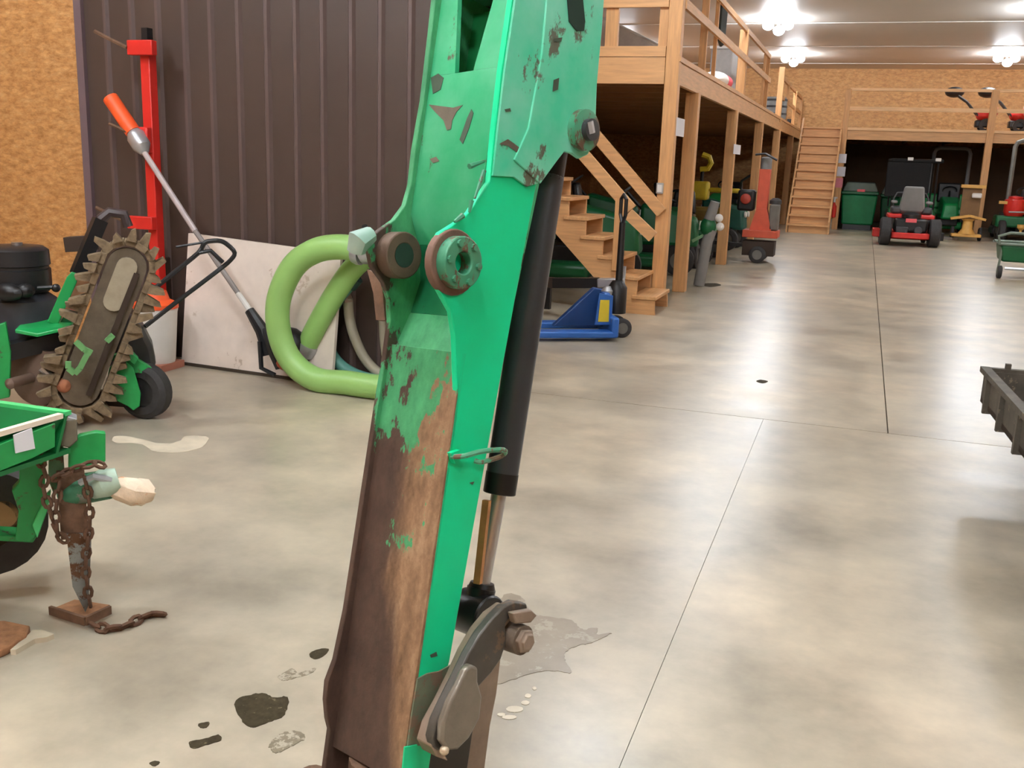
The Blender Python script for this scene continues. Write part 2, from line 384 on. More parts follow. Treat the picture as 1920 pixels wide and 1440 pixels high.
m=MB(); m.span((-.60,YB-.5,0),(XR-.1,YB-.46,2.36)); m.build('back_sheathing',DARKW,bl)
bs=thing('loft_stairs','steep pine staircase with close wide treads rising at the back corner','staircase',(-1.25,25.9,0))
nst=12
for k in range(nst):
    z=.222*(k+1); y=25.9+.22*k
    m=MB(); m.span((-1.72,y-.075,z-.045),(-.74,y+.22,z)); m.build('tread',W_x,bs)
    m=MB(); m.span((-1.70,y,z-.222),(-.76,y+.02,z-.035)); m.build('riser',W_x,bs)
for x in (-1.76,-.76):
    m=MB(); m.prism([(x,25.86,0),(x,25.86,.3),(x,28.5,2.9),(x,28.5,2.6),(x,26.2,0)],(.04,0,0)); m.build('stringer',W_y,bs)
def shX(nm,label,x0,y0,x1,y1,mm,Yp=LY-.056): return sheet(nm,label,x0,y0,x1,y1,Y=Yp,mm=mm)
shX('paper_notice','white sheet pinned highest on the left loft post',1562,288,1586,306,PAPER)
shX('paper_notice','white sheet just under the highest one on the left loft post',1560,312,1584,331,PAPER)
shX('paper_notice','pink sheet below the two white ones on the left loft post',1561,333,1579,352,mat('pink_paper',(226,140,150),.8))
t=thing('fire_extinguisher','small red extinguisher with white label low on the left loft post','extinguisher',(at(1563,392,Y=LY-.1)+V((0,-.02,-.22))))
m=LB(); m.lathe((0,0,0),(0,0,1),[(0,.06),(.02,.075),(.3,.075),(.36,.03),(.4,.025)],14); m.build('cylinder',RED,t)
m=LB(); m.lathe((0,0,.4),(0,0,1),[(0,.03),(.12,.03)],10); m.span((-.07,-.02,.5),(.07,.02,.54)); m.build('valve',WHT,t)

# walk-behind tillers on the loft
def tiller(x,label,s=1.):
    t=thing('tiller',label,'tiller',(x,LY+1.0,2.66),group='red tillers on the back loft')
    m=LB()
    m.ball((0,0,.42*s),(.2,.22,.16),12,8); m.build('engine_cover',RED,t)
    m=LB(); m.span((-.2,-.18,.12),(.22,.18,.3)); m.build('gearbox',BLKM,t,bevel=.03)
    m=LB(); m.tube([(-.1,-.1,.35),(-.45,-.12,.75),(-.75,-.12,.95)],.025,6); m.tube([(-.1,.15,.35),(-.45,.12,.75),(-.75,.12,.95)],.025,6); m.build('handlebar',DGREY,t)
    m=LB(); m.ball((-.78,0,1.0),(.24,.2,.14),12,8); m.build('control_head',BLK,t)
    for sx in (-1,1):
        m=LB(); m.ring((.05,sx*.24,.17),(0,1,0),[(-.05,.17),(.05,.17),(.05,.09),(-.05,.09)],16); m.build('wheel',RUB,t)
    m=LB(); m.span((.1,-.2,.42),(.3,.2,.62)); m.build('fuel_tank',mat('pale_red',(225,120,120),.5),t,bevel=.03)
    m=LB(); m.span((.12,-.1,.62),(.26,.1,.68)); m.build('air_filter',WHT,t,bevel=.01)
pT=at(1842,240,Y=LY+1.0); tiller(pT.x,'red tiller on the back loft left of the loft post')
pT=at(1905,240,Y=LY+1.0); tiller(pT.x,'darker red tiller on the back loft right of the loft post',1)

# ------------------------------------------------------------------ generic machine parts (own coordinates)
def wheel(t,c,ax,R,w,rim=RIM,nm='wheel'):
    c=V(c); m=LB(); e=.16*R
    m.ring(c,ax,[(-w/2,R*.58),(-w/2,R-e),(-w/2+e*.6,R),(w/2-e*.6,R),(w/2,R-e),(w/2,R*.58)],28); o=m.build(nm,RUB,t)
    m=LB(); m.lathe(c,ax,[(-w*.42,R*.6),(-w*.36,R*.56),(-w*.2,R*.5),(-w*.2,R*.2),(-w*.35,R*.18),(-w*.35,.001)],24)
    m.lathe(c,ax,[(w*.42,R*.6),(w*.36,R*.56),(w*.2,R*.5),(w*.2,R*.2),(w*.35,R*.18),(w*.35,.001)],24); m.build('rim',rim,o)
    return o
def rops(t,x0,x1,y,z0,z1,r,mm,tilt=0,nm='roll_bar'):
    m=LB(); q=.14
    m.tube([(x0,y,z0),(x0,y+tilt*.8,z1-q),(x0+q*.3,y+tilt,z1-q*.3),(x0+q,y+tilt,z1),(x1-q,y+tilt,z1),(x1-q*.3,y+tilt,z1-q*.3),(x1,y+tilt*.8,z1-q),(x1,y,z0)],r*1.35,8); return m.build(nm,mm,t)
def seat(t,c,w,h,mm,rz=0):
    M=Matrix.Translation(V(c))@Matrix.Rotation(rz,4,'Z')
    m=LB(); m.hexa([M@V(q) for q in ((-w/2,-w/2,0),(w/2,-w/2,0),(w/2,w/2,0),(-w/2,w/2,0),(-w/2,-w/2,.12),(w/2,-w/2,.12),(w/2,w/2,.1),(-w/2,w/2,.1))]); m.build('seat_cushion',mm,t,bevel=.03)
    m=LB(); m.hexa([M@V(q) for q in ((-w/2,w/2-.1,.1),(w/2,w/2-.1,.1),(w/2,w/2,.1),(-w/2,w/2,.1),(-w*.38,w/2-.02,h),(w*.38,w/2-.02,h),(w*.38,w/2+.08,h),(-w*.38,w/2+.08,h))]); m.build('seat_back',mm,t,bevel=.04)
# zero turn mower seen from behind (its rear faces -y)
def zero_turn(loc,rz,label,body=RED,seatm=GREYP):
    t=thing('zero_turn_mower',label,'mower',loc,rz=rz)
    for s in (-1,1): wheel(t,(s*.5,.0,.3),(1,0,0),.3,.24)
    for s in (-1,1): wheel(t,(s*.42,1.35,.15),(1,0,0),.15,.1,nm='caster_wheel')
    m=LB(); m.span((-.38,-.35,.18),(.38,-.28,.30)); m.span((-.38,-.35,.18),(-.32,.1,.3)); m.span((.32,-.35,.18),(.38,.1,.3)); m.build('rear_guard',body,t,bevel=.015)
    m=LB(); m.span((-.34,-.2,.3),(.34,.2,.6)); m.build('engine',BLKM,t,bevel=.05)
    m=LB(); m.lathe((0,-.02,.6),(0,0,1),[(0,.2),(.08,.2),(.12,.12),(.12,.001)],16); m.build('engine_cover',BLK,t)
    m=LB(); m.span((-.12,-.24,.52),(.1,-.2,.6)); m.build('badge',mat('pink_red_print',(222,92,100),.6),t)
    m=LB(); m.span((-.3,-.22,.2),(-.05,-.12,.42)); m.lathe((.15,-.2,.35),(0,-1,0),[(0,.09),(.06,.09)],14); m.build('muffler',DGREY,t,bevel=.02)
    m=LB(); m.span((-.58,.25,.12),(.58,1.2,.3)); m.build('mower_deck',body,t,bevel=.04)
    m=LB(); m.span((.58,.4,.12),(.75,.8,.3)); m.build('discharge_chute',BLK,t,bevel=.02)
    m=LB(); m.span((-.75,.1,.16),(-.58,.5,.34)); m.build('side_guard',body,t,bevel=.02)
    m=LB(); m.span((-.48,.0,.58),(.48,.7,.68)); m.build('body_panel',body,t,bevel=.03)
    m=LB(); m.span((-.42,.1,.68),(-.2,.6,.84)); m.span((.2,.1,.68),(.42,.6,.84)); m.build('fender',DGREY,t,bevel=.05)
    m=LB(); m.hexa([V(q) for q in ((-.28,.12,.72),(.28,.12,.72),(.28,.2,.72),(-.28,.2,.72),(-.2,.0,1.28),(.2,.0,1.28),(.2,.1,1.28),(-.2,.1,1.28))]); m.build('seat_back',seatm,t,bevel=.05)
    m=LB(); m.span((-.25,.15,.70),(.25,.6,.8)); m.build('seat_cushion',seatm,t,bevel=.04)
    for s in (-1,1):
        m=LB(); m.tube([(s*.36,.5,.7),(s*.36,.62,1.0),(s*.3,.66,1.12),(s*.08,.66,1.14)],.018,6); m.build('control_lever',DGREY,t)
        m=LB(); m.span((s*.36-.06,.15,.9),(s*.36+.06,.5,.96)); m.build('armrest',seatm,t,bevel=.02)
    return t
# compact ride-on tractor, nose towards +y
def tractor(loc,rz,label,body=DGRN,roof=False,ropsh=0,ropsm=DGREY,s=1.,cat='tractor',seatm=BLK,name='lawn_tractor',rim=RIM,group=None,lights=True):
    t=thing(name,label,cat,loc,rz=rz,group=group)
    for q in (-1,1): wheel(t,(q*.42*s,0,.28*s),(1,0,0),.28*s,.22*s,rim)
    for q in (-1,1): wheel(t,(q*.38*s,1.15*s,.19*s),(1,0,0),.19*s,.14*s,rim,'front_wheel')
    m=LB(); m.hexa([V(p)*s for p in ((-.24,.62,.35),(.24,.62,.35),(.2,1.38,.35),(-.2,1.38,.35),(-.22,.62,.88),(.22,.62,.88),(.16,1.34,.72),(-.16,1.34,.72))]); m.build('hood',body,t,bevel=.05*s)
    m=LB(); m.hexa([V(p)*s for p in ((-.53,-.32,.42),(.53,-.32,.42),(.5,.35,.42),(-.5,.35,.42),(-.48,-.28,.64),(.48,-.28,.64),(.46,.3,.6),(-.46,.3,.6))]); m.build('fender',body,t,bevel=.05*s)
    m=LB(); m.span((-.2*s,-.3*s,.2*s),(.2*s,1.2*s,.42*s)); m.build('frame',BLKM,t,bevel=.02)
    m=LB(); m.span((-.55*s,.3*s,.1*s),(.55*s,.9*s,.26*s)); m.build('mower_deck',body,t,bevel=.05*s)
    m=LB(); m.tube([V((0,.62,.8))*s,V((0,.42,1.0))*s],.02*s,8); 
    m.ring(V((0,.4,1.02))*s,(0,-.6,.8),[(-.012*s,.17*s),(.012*s,.17*s),(.012*s,.145*s),(-.012*s,.145*s)],20); m.build('steering_wheel',BLK,t)
    seat(t,V((0,-.02,.64))*s,.42*s,.46*s,seatm,math.pi)
    for q in ((-.12,.12) if lights else ()):
        m=LB(); m.lathe(V((q,1.37,.62))*s,(0,1,0),[(0,.05*s),(.03*s,.05*s)],10); m.build('headlight',WHT,t)
    if ropsh: rops(t,-.42*s,.42*s,-.3*s,.5*s,ropsh,.035*s,ropsm)
    if roof:
        m=LB(); m.span((-.55*s,-.35*s,1.62*s),(.55*s,.7*s,1.7*s)); m.build('canopy',mat('black_canvas',(18,17,17),.9),t,bevel=.03); m=LB(); m.span((-.62*s,-.34*s,.85*s),(.3*s,-.26*s,1.62*s)); m.build('canopy_curtain',mat('black_canvas',(18,17,17),.9),t,bevel=.02)
        for a in (-.45,.45):
            for b in (-.3,.6): m=LB(); m.tube([V((a,b,.6))*s,V((a,b,1.62))*s],.025,6); m.build('canopy_post',BLK,t)
        for x in (-.16,.42):
            m=LB(); m.span((x*s-.06,-.4*s,1.66*s),(x*s+.07,-.34*s,1.73*s)); m.build('work_light',WHT,t,bevel=.01)
    return t
pm=at(1703,463,Z=0); zero_turn((pm.x,pm.y+.3,0),math.radians(2),'red and black zero-turn mower with grey seat parked at the back of the aisle')
p=at(1716,440,Z=0); tractor((p.x-.2,p.y-.1,0),math.radians(3),'dark tractor with a black canopy and white work lights behind the zero-turn mower',DGRN,roof=True,s=1.12)
p=at(1786,415,Y=28.9)
t=tractor((2.2,30.3,0),math.radians(180),'green tractor with a tall grey roll bar under the back loft',GRN,ropsh=2.26,ropsm=GREYP,s=1.1,lights=False)
m=LB(); m.span((-.62,-.25,.62),(.62,.35,1.02)); m.build('side_panel',GRN,t,bevel=.05)
m=LB(); m.span((-.28,.32,.8),(.3,.42,1.32)); m.build('rear_screen',BLK,t,bevel=.04)
m=LB(); m.span((-.6,.36,.72),(-.42,.38,.92)); m.build('badge',YEL,t)
# green bins
def bin_(x,y,wd,label,top=True,h=1.28):
    t=thing('green_cargo_box',label,'box',(x,y,0))
    m=LB(); m.hexa([V(q) for q in ((-wd/2+.06,-.3,.14),(wd/2-.06,-.3,.14),(wd/2-.06,.5,.14),(-wd/2+.06,.5,.14),(-wd/2,-.36,h-.35),(wd/2,-.36,h-.35),(wd/2,.56,h-.35),(-wd/2,.56,h-.35))]); m.build('tub',mat('bin_green',(10,116,64),.45) if top else DGRN,t,bevel=.04)
    m=LB(); m.span((-wd/2-.02,-.38,h-.34),(wd/2+.02,.58,h-.26)); m.build('rim',DGRN,t,bevel=.02)
    m=LB(); m.hexa([V(q) for q in ((-wd/2,-.34,h-.26),(wd/2,-.34,h-.26),(wd/2,.5,h-.26),(-wd/2,.5,h-.26),(-wd/2+.1,-.22,h-.02),(wd/2-.1,-.22,h-.02),(wd/2-.1,.4,h-.02),(-wd/2+.1,.4,h-.02))]); m.build('lid',mat('grey_green_lid',(96,108,98),.5),t,bevel=.03)
    m=LB(); m.span((-.08,-.37,h-.28),(.12,-.34,h-.2)); m.build('badge',mat('pink_red_print',(0,0,0)),t)
    m=LB(); m.span((-wd/2+.1,-.25,0),(wd/2-.1,.45,.14)); m.build('base',BLK,t)
p=at(1600,434,Z=0); bin_(-.10,LY+.55,.92,'green lidded box with a red badge under the left end of the back loft')
bin_(.80,LY+1.3,.7,'green box half hidden behind the zero-turn mower',False,1.22)
# ochre implement
p=at(1812,452,Z=0)
t=thing('ochre_implement','ochre yellow post implement with flat plates beside the right loft post','implement',(p.x,p.y,0))
m=LB(); m.span((-.36,-.12,.1),(.3,.3,.17)); m.build('foot_plate',YELO,t,bevel=.015)
m=LB(); m.bar((-.42,0,.52),(-.0,0,.6),.2,.06); m.bar((0,0,.6),(.36,0,.52),.2,.06); m.build('upper_plate',YELO,t,bevel=.01)
m=LB(); m.lathe((-.02,.05,.17),(0,0,1),[(0,.2),(.12,.12),(.3,.11),(.36,.16)],14); m.build('column',YELO,t)
for x in (-.32,.3): wheel(t,(x,.3,.16),(1,0,0),.16,.08)
m=LB(); m.span((-.2,.28,.5),(.22,.36,1.25)); m.build('back_plate',mat('brown_ochre',(120,88,50),.6),t)
m=LB(); m.span((-.25,.2,1.25),(.3,.4,1.33)); m.build('top_plate',YELO,t,bevel=.01)
m=LB(); m.span((.0,.1,1.02),(.22,.2,1.14)); m.build('lamp_housing',WHT,t,bevel=.03)
p=at(1776,449,Z=0)
o=MB(); o.prism([p+V(q) for q in ((-.2,.2,.0),(.1,-.1,.0),(.24,-.02,.0),(-.05,.3,.0))],(0,0,.06)); tag(o.build('metal_plate',ALU,bevel=.005),'shiny bare metal plate lying on the floor beside the ochre implement','plate')
p=at(1733,420,Y=24.2)
# red yellow machine right
p=at(1893,455,Z=0)
t=thing('seeder','green machine carrying a red hopper and yellow bars at the right edge','seeder',(p.x,p.y+.2,0))
m=LB(); m.span((-.35,0,.35),(.9,.7,.62)); m.build('body',DGRN,t,bevel=.05)
m=LB(); m.lathe((.05,.25,.62),(0,0,1),[(0,.2),(.08,.24),(.38,.24),(.42,.15)],18); m.build('hopper',RED,t)
m=LB(); m.lathe((.05,.25,1.04),(0,0,1),[(0,.16),(.04,.16),(.06,.05)],16); m.build('hopper_lid',RED,t)
m=LB(); m.span((-.32,.1,.9),(-.08,.2,.97)); m.build('yellow_arm',YELO,t); m=LB(); m.span((.25,.0,.96),(.95,.1,1.03)); m.build('yellow_arm',YELO,t)
m=LB(); m.span((.3,-.02,.55),(.9,.3,.93)); m.build('tank',YEL,t,bevel=.06)
m=LB(); m.tube([(-.1,-.06,.72),(.9,-.06,.75)],.02,6); m.build('front_bar',ALU,t)
for x in (-.2,.8): wheel(t,(x,-.05,.26),(1,0,0),.26,.16)
m=LB(); m.lathe((.2,-.2,.2),(0,0,1),[(0,.03),(.1,.03),(.16,.09),(.24,.09)],12); m.build('funnel',YELO,t)
# garden cart right
p=at(1893,524,Z=0)
t=thing('garden_cart','dark green wheeled garden cart with a grey tube frame at the right edge','cart',(p.x+.12,p.y+.1,0))
m=LB(); m.hexa([V(q) for q in ((-.26,0,.26),(.7,0,.26),(.7,.6,.26),(-.26,.6,.26),(-.3,-.04,.52),(.75,-.04,.52),(.75,.65,.52),(-.3,.65,.52))]); m.build('tub',DGRN,t,bevel=.03)
FR=mat('grey_green_tube',(120,132,120),.5,.2)
m=LB(); m.tube([(-.33,-.06,.54),(.78,-.06,.54),(.78,.68,.54),(-.33,.68,.54)],.022,8,closed=True); m.build('rim_tube',FR,t)
m=LB(); m.tube([(-.33,-.08,.54),(-.36,-.1,.66),(-.2,-.12,.72),(.7,-.12,.70)],.022,8); m.build('handle',FR,t)
for x in (-.27,.3):
    m=LB(); m.tube([(x,0,.52),(x-.03,0,.1)],.02,6); m.build('leg',FR,t)
m=LB(); m.tube([(-.2,.0,.16),(.5,.0,.16)],.025,6); m.build('axle',ALU,t)
for x in (-.27,.33): wheel(t,(x,.0,.1),(1,0,0),.1,.07)
# right machine with roll bar
t=tractor((3.80,27.5,0),math.radians(2),'black tractor with grey roll bar in front of the back loft right of its post',mat('charcoal_paint',(52,54,60),.4),ropsh=2.4,ropsm=RIM,s=1.15)
# ------------------------------------------------------------------ machines under the long mezzanine
def park(x,y): return at(x,y,Z=0)
p=park(1225,506)
t=tractor((p.x-.9,p.y-.3,0),math.radians(-82),'dark green mower behind the front staircase and corner post',DGRN,s=1.15)
p=park(1310,512)
t=tractor((-2.85,16.75,0),math.radians(182),'green mower behind the grey chute between the second and third mezzanine posts',DGRN,s=1.05,lights=False)
Yc_=13.3; ck=lambda x,y: at(x,y,Y=Yc_)
t=thing('grey_chute','pale grey slanting chute of a blower between the second and third mezzanine posts','chute',V((ck(1315,500).x,Yc_,0)))
m=MB(); m.tube([V((ck(1313,500).x,Yc_,.01)),ck(1325,455),ck(1334,430)],.075,12); m.build('lower_tube',GREYP,t)
m=MB(); m.tube([ck(1330,412),ck(1341,378)],[.075,.06],12); m.build('upper_tube',GREYP,t)
m=MB(); m.ball(ck(1328,425),(.11,.1,.13),12,8); m.build('elbow',DGRN,t)
for q in ((1348,409),(1350,425)): m=MB(); m.ball(ck(*q),.055,10,8); m.build('lamp',WHT,t)
m=MB(); m.bar(ck(1298,452),ck(1345,428),.04,.04); m.build('brace',mat('pale_green',(120,160,120),.5),t)
t=thing('yellow_machine','yellow machine with a round hook on top far under the long mezzanine','machine',(at(1310,360,Y=18.0).x,18.0,0))
m=LB(); m.span((-.45,-.3,.2),(.5,.3,.85)); m.build('body',mat('brown_yellow',(130,104,40),.6),t,bevel=.05)
m=LB(); m.span((-.1,-.3,.98),(.2,.0,1.3)); m.span((.2,-.2,1.12),(.75,-.1,1.2)); m.build('hood',YEL,t,bevel=.08)
m=LB(); m.tube([(.0,0,1.5),(.13,0,1.52),(.18,0,1.62),(.14,0,1.72),(.02,0,1.76)],.05,8); m.build('hook',YEL,t)
m=LB(); m.tube([(.04,0,1.2),(.04,0,1.5)],.03,8); m.build('neck',BLKM,t)
for x in (-.3,.4): wheel(t,(x,-.3,.22),(0,1,0),.22,.12)
# orange machine
p=park(1405,492)
t=thing('orange_log_splitter','orange upright beam machine with engine on a low trailer frame by the third post','machine',(p.x,p.y,0))
m=LB(); m.span((-.16,0,.42),(.42,.5,.54)); m.build('deck',ORR,t,bevel=.01)
m=LB(); m.hexa([V(q) for q in ((-.06,.1,.54),(.3,.1,.54),(.3,.3,.54),(-.06,.3,.54),(.03,.1,.9),(.2,.1,.9),(.2,.3,.9),(.03,.3,.9))]); m.build('gusset',ORR,t)
m=LB(); m.span((.02,.12,.6),(.2,.34,1.55)); m.build('beam',ORR,t,bevel=.01)
m=LB(); m.lathe((.12,.2,1.55),(0,0,1),[(0,.09),(.18,.09),(.2,.06)],12); m.build('cylinder_cap',GREYP,t)
m=LB(); m.tube([(-.06,.1,1.78),(.1,.05,1.8),(.3,.05,1.7)],.02,6); m.build('handle',DGREY,t)
m=LB(); m.span((-.3,.1,.85),(-.02,.45,1.2)); m.build('engine',BLKM,t,bevel=.04)
m=LB(); m.lathe((-.16,.08,1.05),(0,-1,0),[(0,.09),(.04,.08),(.06,.04)],14); m.build('recoil_cover',mat('brick_red',(176,66,48),.5),t)
m=LB(); m.span((.24,.1,.54),(.4,.4,.98)); m.build('tank',mat('murky_grey',(104,98,90),.6),t,bevel=.03); m=LB(); m.lathe((.32,.25,.98),(0,0,1),[(0,.1),(.06,.1),(.1,.05)],14); m.build('tank_cap',DGREY,t)
m=LB(); m.span((-.14,-.02,.12),(.38,.4,.36)); m.build('axle_box',mat('dark_brown_steel',(50,34,22),.7),t)
m=LB(); m.bar((-1.0,.1,.3),(-.1,.1,.28),.08,.06); m.build('drawbar',BLKM,t)
for y in (-.02,.5): wheel(t,(.12,y,.14),(0,1,0),.14,.1)
p=park(1455,445)
t=tractor((-2.95,24.0,0),math.radians(170),'green mower beneath the far end of the long mezzanine beside the loft stairs',GRN,s=1.1)
m=LB(); m.tube([(-.1,-.3,.7),(-.35,.4,1.25),(-.6,.5,1.4)],.03,6); m.build('chute',DGREY,t)
t=tractor((-3.6,19.8,0),math.radians(-95),'teal green mower behind the orange machine under the mezzanine',mat('teal_green',(22,84,70),.5),s=1.1)
t=tractor((-5.2,16.6,0),math.radians(-80),'dark mower deep under the mezzanine in front of the yellow machine',DGRN,s=1.2)
t=tractor((-6.0,14.6,0),math.radians(-60),'dark red mower in the shade behind the staircase',mat('maroon_paint',(110,22,24),.4),s=1.25)
t=tractor((-4.3,12.6,0),math.radians(-85),'dark green tractor with chrome lamp just behind the staircase',DGRN,s=1.2)
# trailer tongue by the stairs
p=at(1100,536,Y=9.75)
t=thing('trailer_tongue','black trailer drawbar with a bright silver coupler in front of the staircase','trailer',(-3.0,9.75,0))
a=at(1038,530,Y=9.75); b=at(1122,530,Y=9.75); c=at(1170,530,Y=9.75)
m=MB(); m.bar(a,b,.09,.1); m.build('drawbar',BLKM,t)
m=MB(); m.bar(b,c,.12,.09); m.build('coupler',ALU,t,bevel=.01)
m=MB(); q=[at(*z,Y=9.75) for z in ((1155,524),(1170,524),(1172,500),(1166,500))]; m.prism(q,(0,.06,0)); m.build('coupler_latch',ALU,t)
m=MB(); m.bar(V((a.x-.9,9.75,a.z)),a,.1,.1); m.build('frame_rail',mat('dark_brown_steel',(0,0,0)),t)
wheel(t,(-.95,.1,.3),(0,1,0),.3,.18)
m=MB(); m.bar(V((a.x-.1,9.9,.05)),V((a.x-.1,9.9,a.z)),.06,.06); m.build('jack_leg',BLKM,t)
# ------------------------------------------------------------------ pallet jack
A=at(1012,641,Z=.0); B=at(1150,641,Z=0)
dirx=(B-A); dirx.z=0; dirx.normalize(); dy=V((-dirx.y,dirx.x,0))
Rj=Matrix((dirx,dy,V((0,0,1)))).transposed()
t=thing('pallet_jack','blue pallet jack with a yellow sticker in front of the staircase','pallet jack',V((B.x,B.y,0)),rot=Rj)
for y in (0.0,.5):
    m=LB(); m.prism([(-1.3,y-.0,.03),(-1.3,y+.16,.03),(.02,y+.16,.03),(.02,y,.03)],(0,0,.06)); m.build('fork',BLUE,t,bevel=.015)
m=LB(); m.span((-.02,0,.03),(.05,.66,.22)); m.build('front_frame',BLUE,t,bevel=.02)
m=LB(); m.prism([(-.5,.3,.09),(.0,.3,.09),(.02,.3,.43),(-.12,.3,.45)],(0,.08,0)); m.build('brace_plate',BLUED,t,bevel=.01)
m=LB(); m.prism([(-.06,.1,.2),(-.06,.56,.2),(-.06,.5,.42),(-.06,.18,.42)],(.06,0,0)); m.build('head_plate',BLUE,t,bevel=.01)
m=LB(); m.prism([(-.16,.085,.14),(-.0,.085,.14),(-.0,.085,.41),(-.13,.085,.43)],(0,.02,0)); m.build('light_plate',BLUE,t,bevel=.004)
m=LB(); m.prism([(-.13,.08,.17),(-.03,.08,.17),(-.035,.08,.37),(-.12,.08,.37)],(0,.004,0)); m.build('sticker',YEL,t)
m=LB(); m.lathe((.0,.28,.38),(0,0,1),[(0,.05),(.05,.06),(.09,.03)],14); m.build('pump',ALU,t)
m=LB(); m.lathe((.1,.3,.22),(0,0,1),[(0,.09),(.24,.09),(.3,.05)],16); m.build('pump_body',BLKM,t)
for y in (.22,.4): wheel(t,(.14,y,.09),(0,1,0),.09,.06)
m=LB(); m.tube([(.12,.33,.42),(.13,.36,1.05)],[.035,.028],10); m.build('handle_shaft',BLKM,t)
m=LB(); m.tube([(.13,.36,1.03),(.13,.28,1.12),(.13,.28,1.26),(.13,.36,1.3),(.13,.44,1.26),(.13,.44,1.12)],.018,8,closed=True); m.build('handle_loop',BLK,t)
m=LB(); m.ring((-1.15,.08,.06),(0,1,0),[(-.05,.06),(.05,.06),(.05,.02),(-.05,.02)],14); m.build('load_wheel',RUB,t)

# ------------------------------------------------------------------ LEFT WALL THINGS
# leaning white board
t=thing('white_board','large dirty white sheet leaning on the brown steel wall','board',at(420,682,Z=0))
a=at(345,671,Y=6.06); a.z=0; b=a+V((1.32,-.09,0)); d=(b-a).normalized()
lean=V((d.y,-d.x,0)); 
if lean.y<0: lean=-lean
hgt=.94
m=MB(); m.prism([a,b,b+V((0,0,hgt-.03))+lean*.13,a+V((0,0,hgt+.03))+lean*.13],lean*-.03)
DIRTYW=mat('dirty_white_panel',(226,212,200),.6,0,.1,4,rust=((196,176,158),.62,5)); m.build('sheet',DIRTYW,t)
m=MB(); m.bar(a-lean*.032+V((0,0,.012)),b-lean*.032+V((0,0,.012)),.01,.022); m.build('bottom_edge',mat('dark_edge',(60,48,36),.8),t)
# dark post left of the board
a=at(332,665,Z=0); m=MB(); m.span((a.x-.04,6.1,0),(a.x+.07,6.2,.78)); tag(m.build('dark_post',mat('dark_brown_steel',(0,0,0)),bevel=.01),'short dark brown post between the white bucket and white board','post')
# red hanging rack
YR=6.08
t=thing('red_steel_rack','tall red steel upright with two stubby brackets standing against the brown wall','rack',(-4.9,YR,0))
m=MB(); m.span((-4.945,YR-.04,.0),(-4.865,YR+.04,2.3)); m.build('upright',RED,t,bevel=.006)
for y0,y1 in ((76,104),(404,431)):
    a=at(244,y0,Y=YR-.06); b=at(292,y1,Y=YR-.06); m=MB(); m.span((a.x,YR-.1,a.z),(b.x,YR-.042,b.z)); o=m.build('bracket',RED,t,bevel=.006)
    m=MB(); q=V((a.x,YR-.1,(a.z+b.z)/2)); m.tube([q,q+V((-.1,-.05,.05)),q+V((-.2,-.08,.10))],.014,6); m.build('hook',RUSTED,t)
a=at(258,262,Y=YR-.1); m=MB(); m.span((a.x+.0,YR-.1,a.z-.09),(-4.865,YR-.042,a.z+.09)); m.build('clamp',RED,t,bevel=.01)
m=MB(); a=at(205,232,Y=YR-.15); b=at(258,256,Y=YR-.15); m.tube([a,b],.012,6); m.build('hook',RUSTED,t)
m=MB(); m.span((-4.93,YR-.03,2.32),(-4.88,YR+.03,2.4)); m.build('top_pin',BLKM,t)
# bucket
a=at(300,600,Y=5.9)
t=thing('plastic_bucket','white plastic bucket with an orange lid between the trencher and the white board','bucket',(a.x,5.86,0))
m=LB(); m.lathe((0,0,.05),(0,0,1),[(0,.12),(.02,.125),(.37,.15),(.39,.155),(.40,.15)],24); m.build('pail',WHT,t)
m=LB(); m.lathe((0,0,.45),(0,0,1),[(0,.16),(.03,.16),(.045,.13),(.06,.10),(.12,.08)],24); m.build('lid',ORG,t)
m=LB(); m.span((-.13,-.13,0),(.13,.13,.05)); m.build('base_block',mat('reddish_block',(170,110,90),.8),t)
# hung pole tool
t=thing('pole_pruner','long pole tool with orange grip and black motor head leaning across the white board','pole tool',at(505,700,Z=0))
YP=5.9
q=lambda x,y,yy=YP: at(x,y,Y=yy)
m=MB(); m.tube([q(207,184,5.98),q(250,248,5.97)],.055,14); m.build('orange_grip',ORG,t)
m=MB(); m.tube([q(250,248,5.97),q(256,256,5.97),q(266,275,5.96),q(272,288,5.96)],[.05,.07,.065,.03],14); m.build('collar',ALU,t)
m=MB(); m.tube([q(270,285,5.95),q(366,433,5.9)],.021,10); m.build('pole',mat('pale_pole',(196,184,184),.4,.3),t)
m=MB(); m.tube([q(366,433,5.9),q(448,552,5.88)],.019,10); m.build('lower_pole',mat('grey_pole',(140,134,132),.4,.3),t)
m=MB(); m.tube([q(446,550,5.88),q(472,587,5.87)],.021,10); m.build('pole_end',WHT,t)
m=MB(); m.tube([q(468,582,5.87),q(492,620,5.85),q(505,665,5.85)],[.035,.05,.045],10); m.build('motor_neck',BLK,t)
m=MB(); m.tube([q(500,615,5.85),q(520,655,5.84),q(530,690,5.83)],[.04,.07,.05],10); m.build('motor',BLK,t)
m=MB(); m.tube([q(487,640,5.8),q(490,690,5.8),q(515,703,5.8)],.017,8); m.build('guard_bar',BLK,t)
m=MB(); m.ball(q(548,690,5.8)+V((0,0,.03)),(.12,.08,.06),12,8); m.build('engine_cover',mat('burnt_orange',(176,74,40),.6),t)
m=MB(); m.ball(q(545,650,5.95),(.13,.1,.14),12,8); m.build('engine_body',BLKM,t)
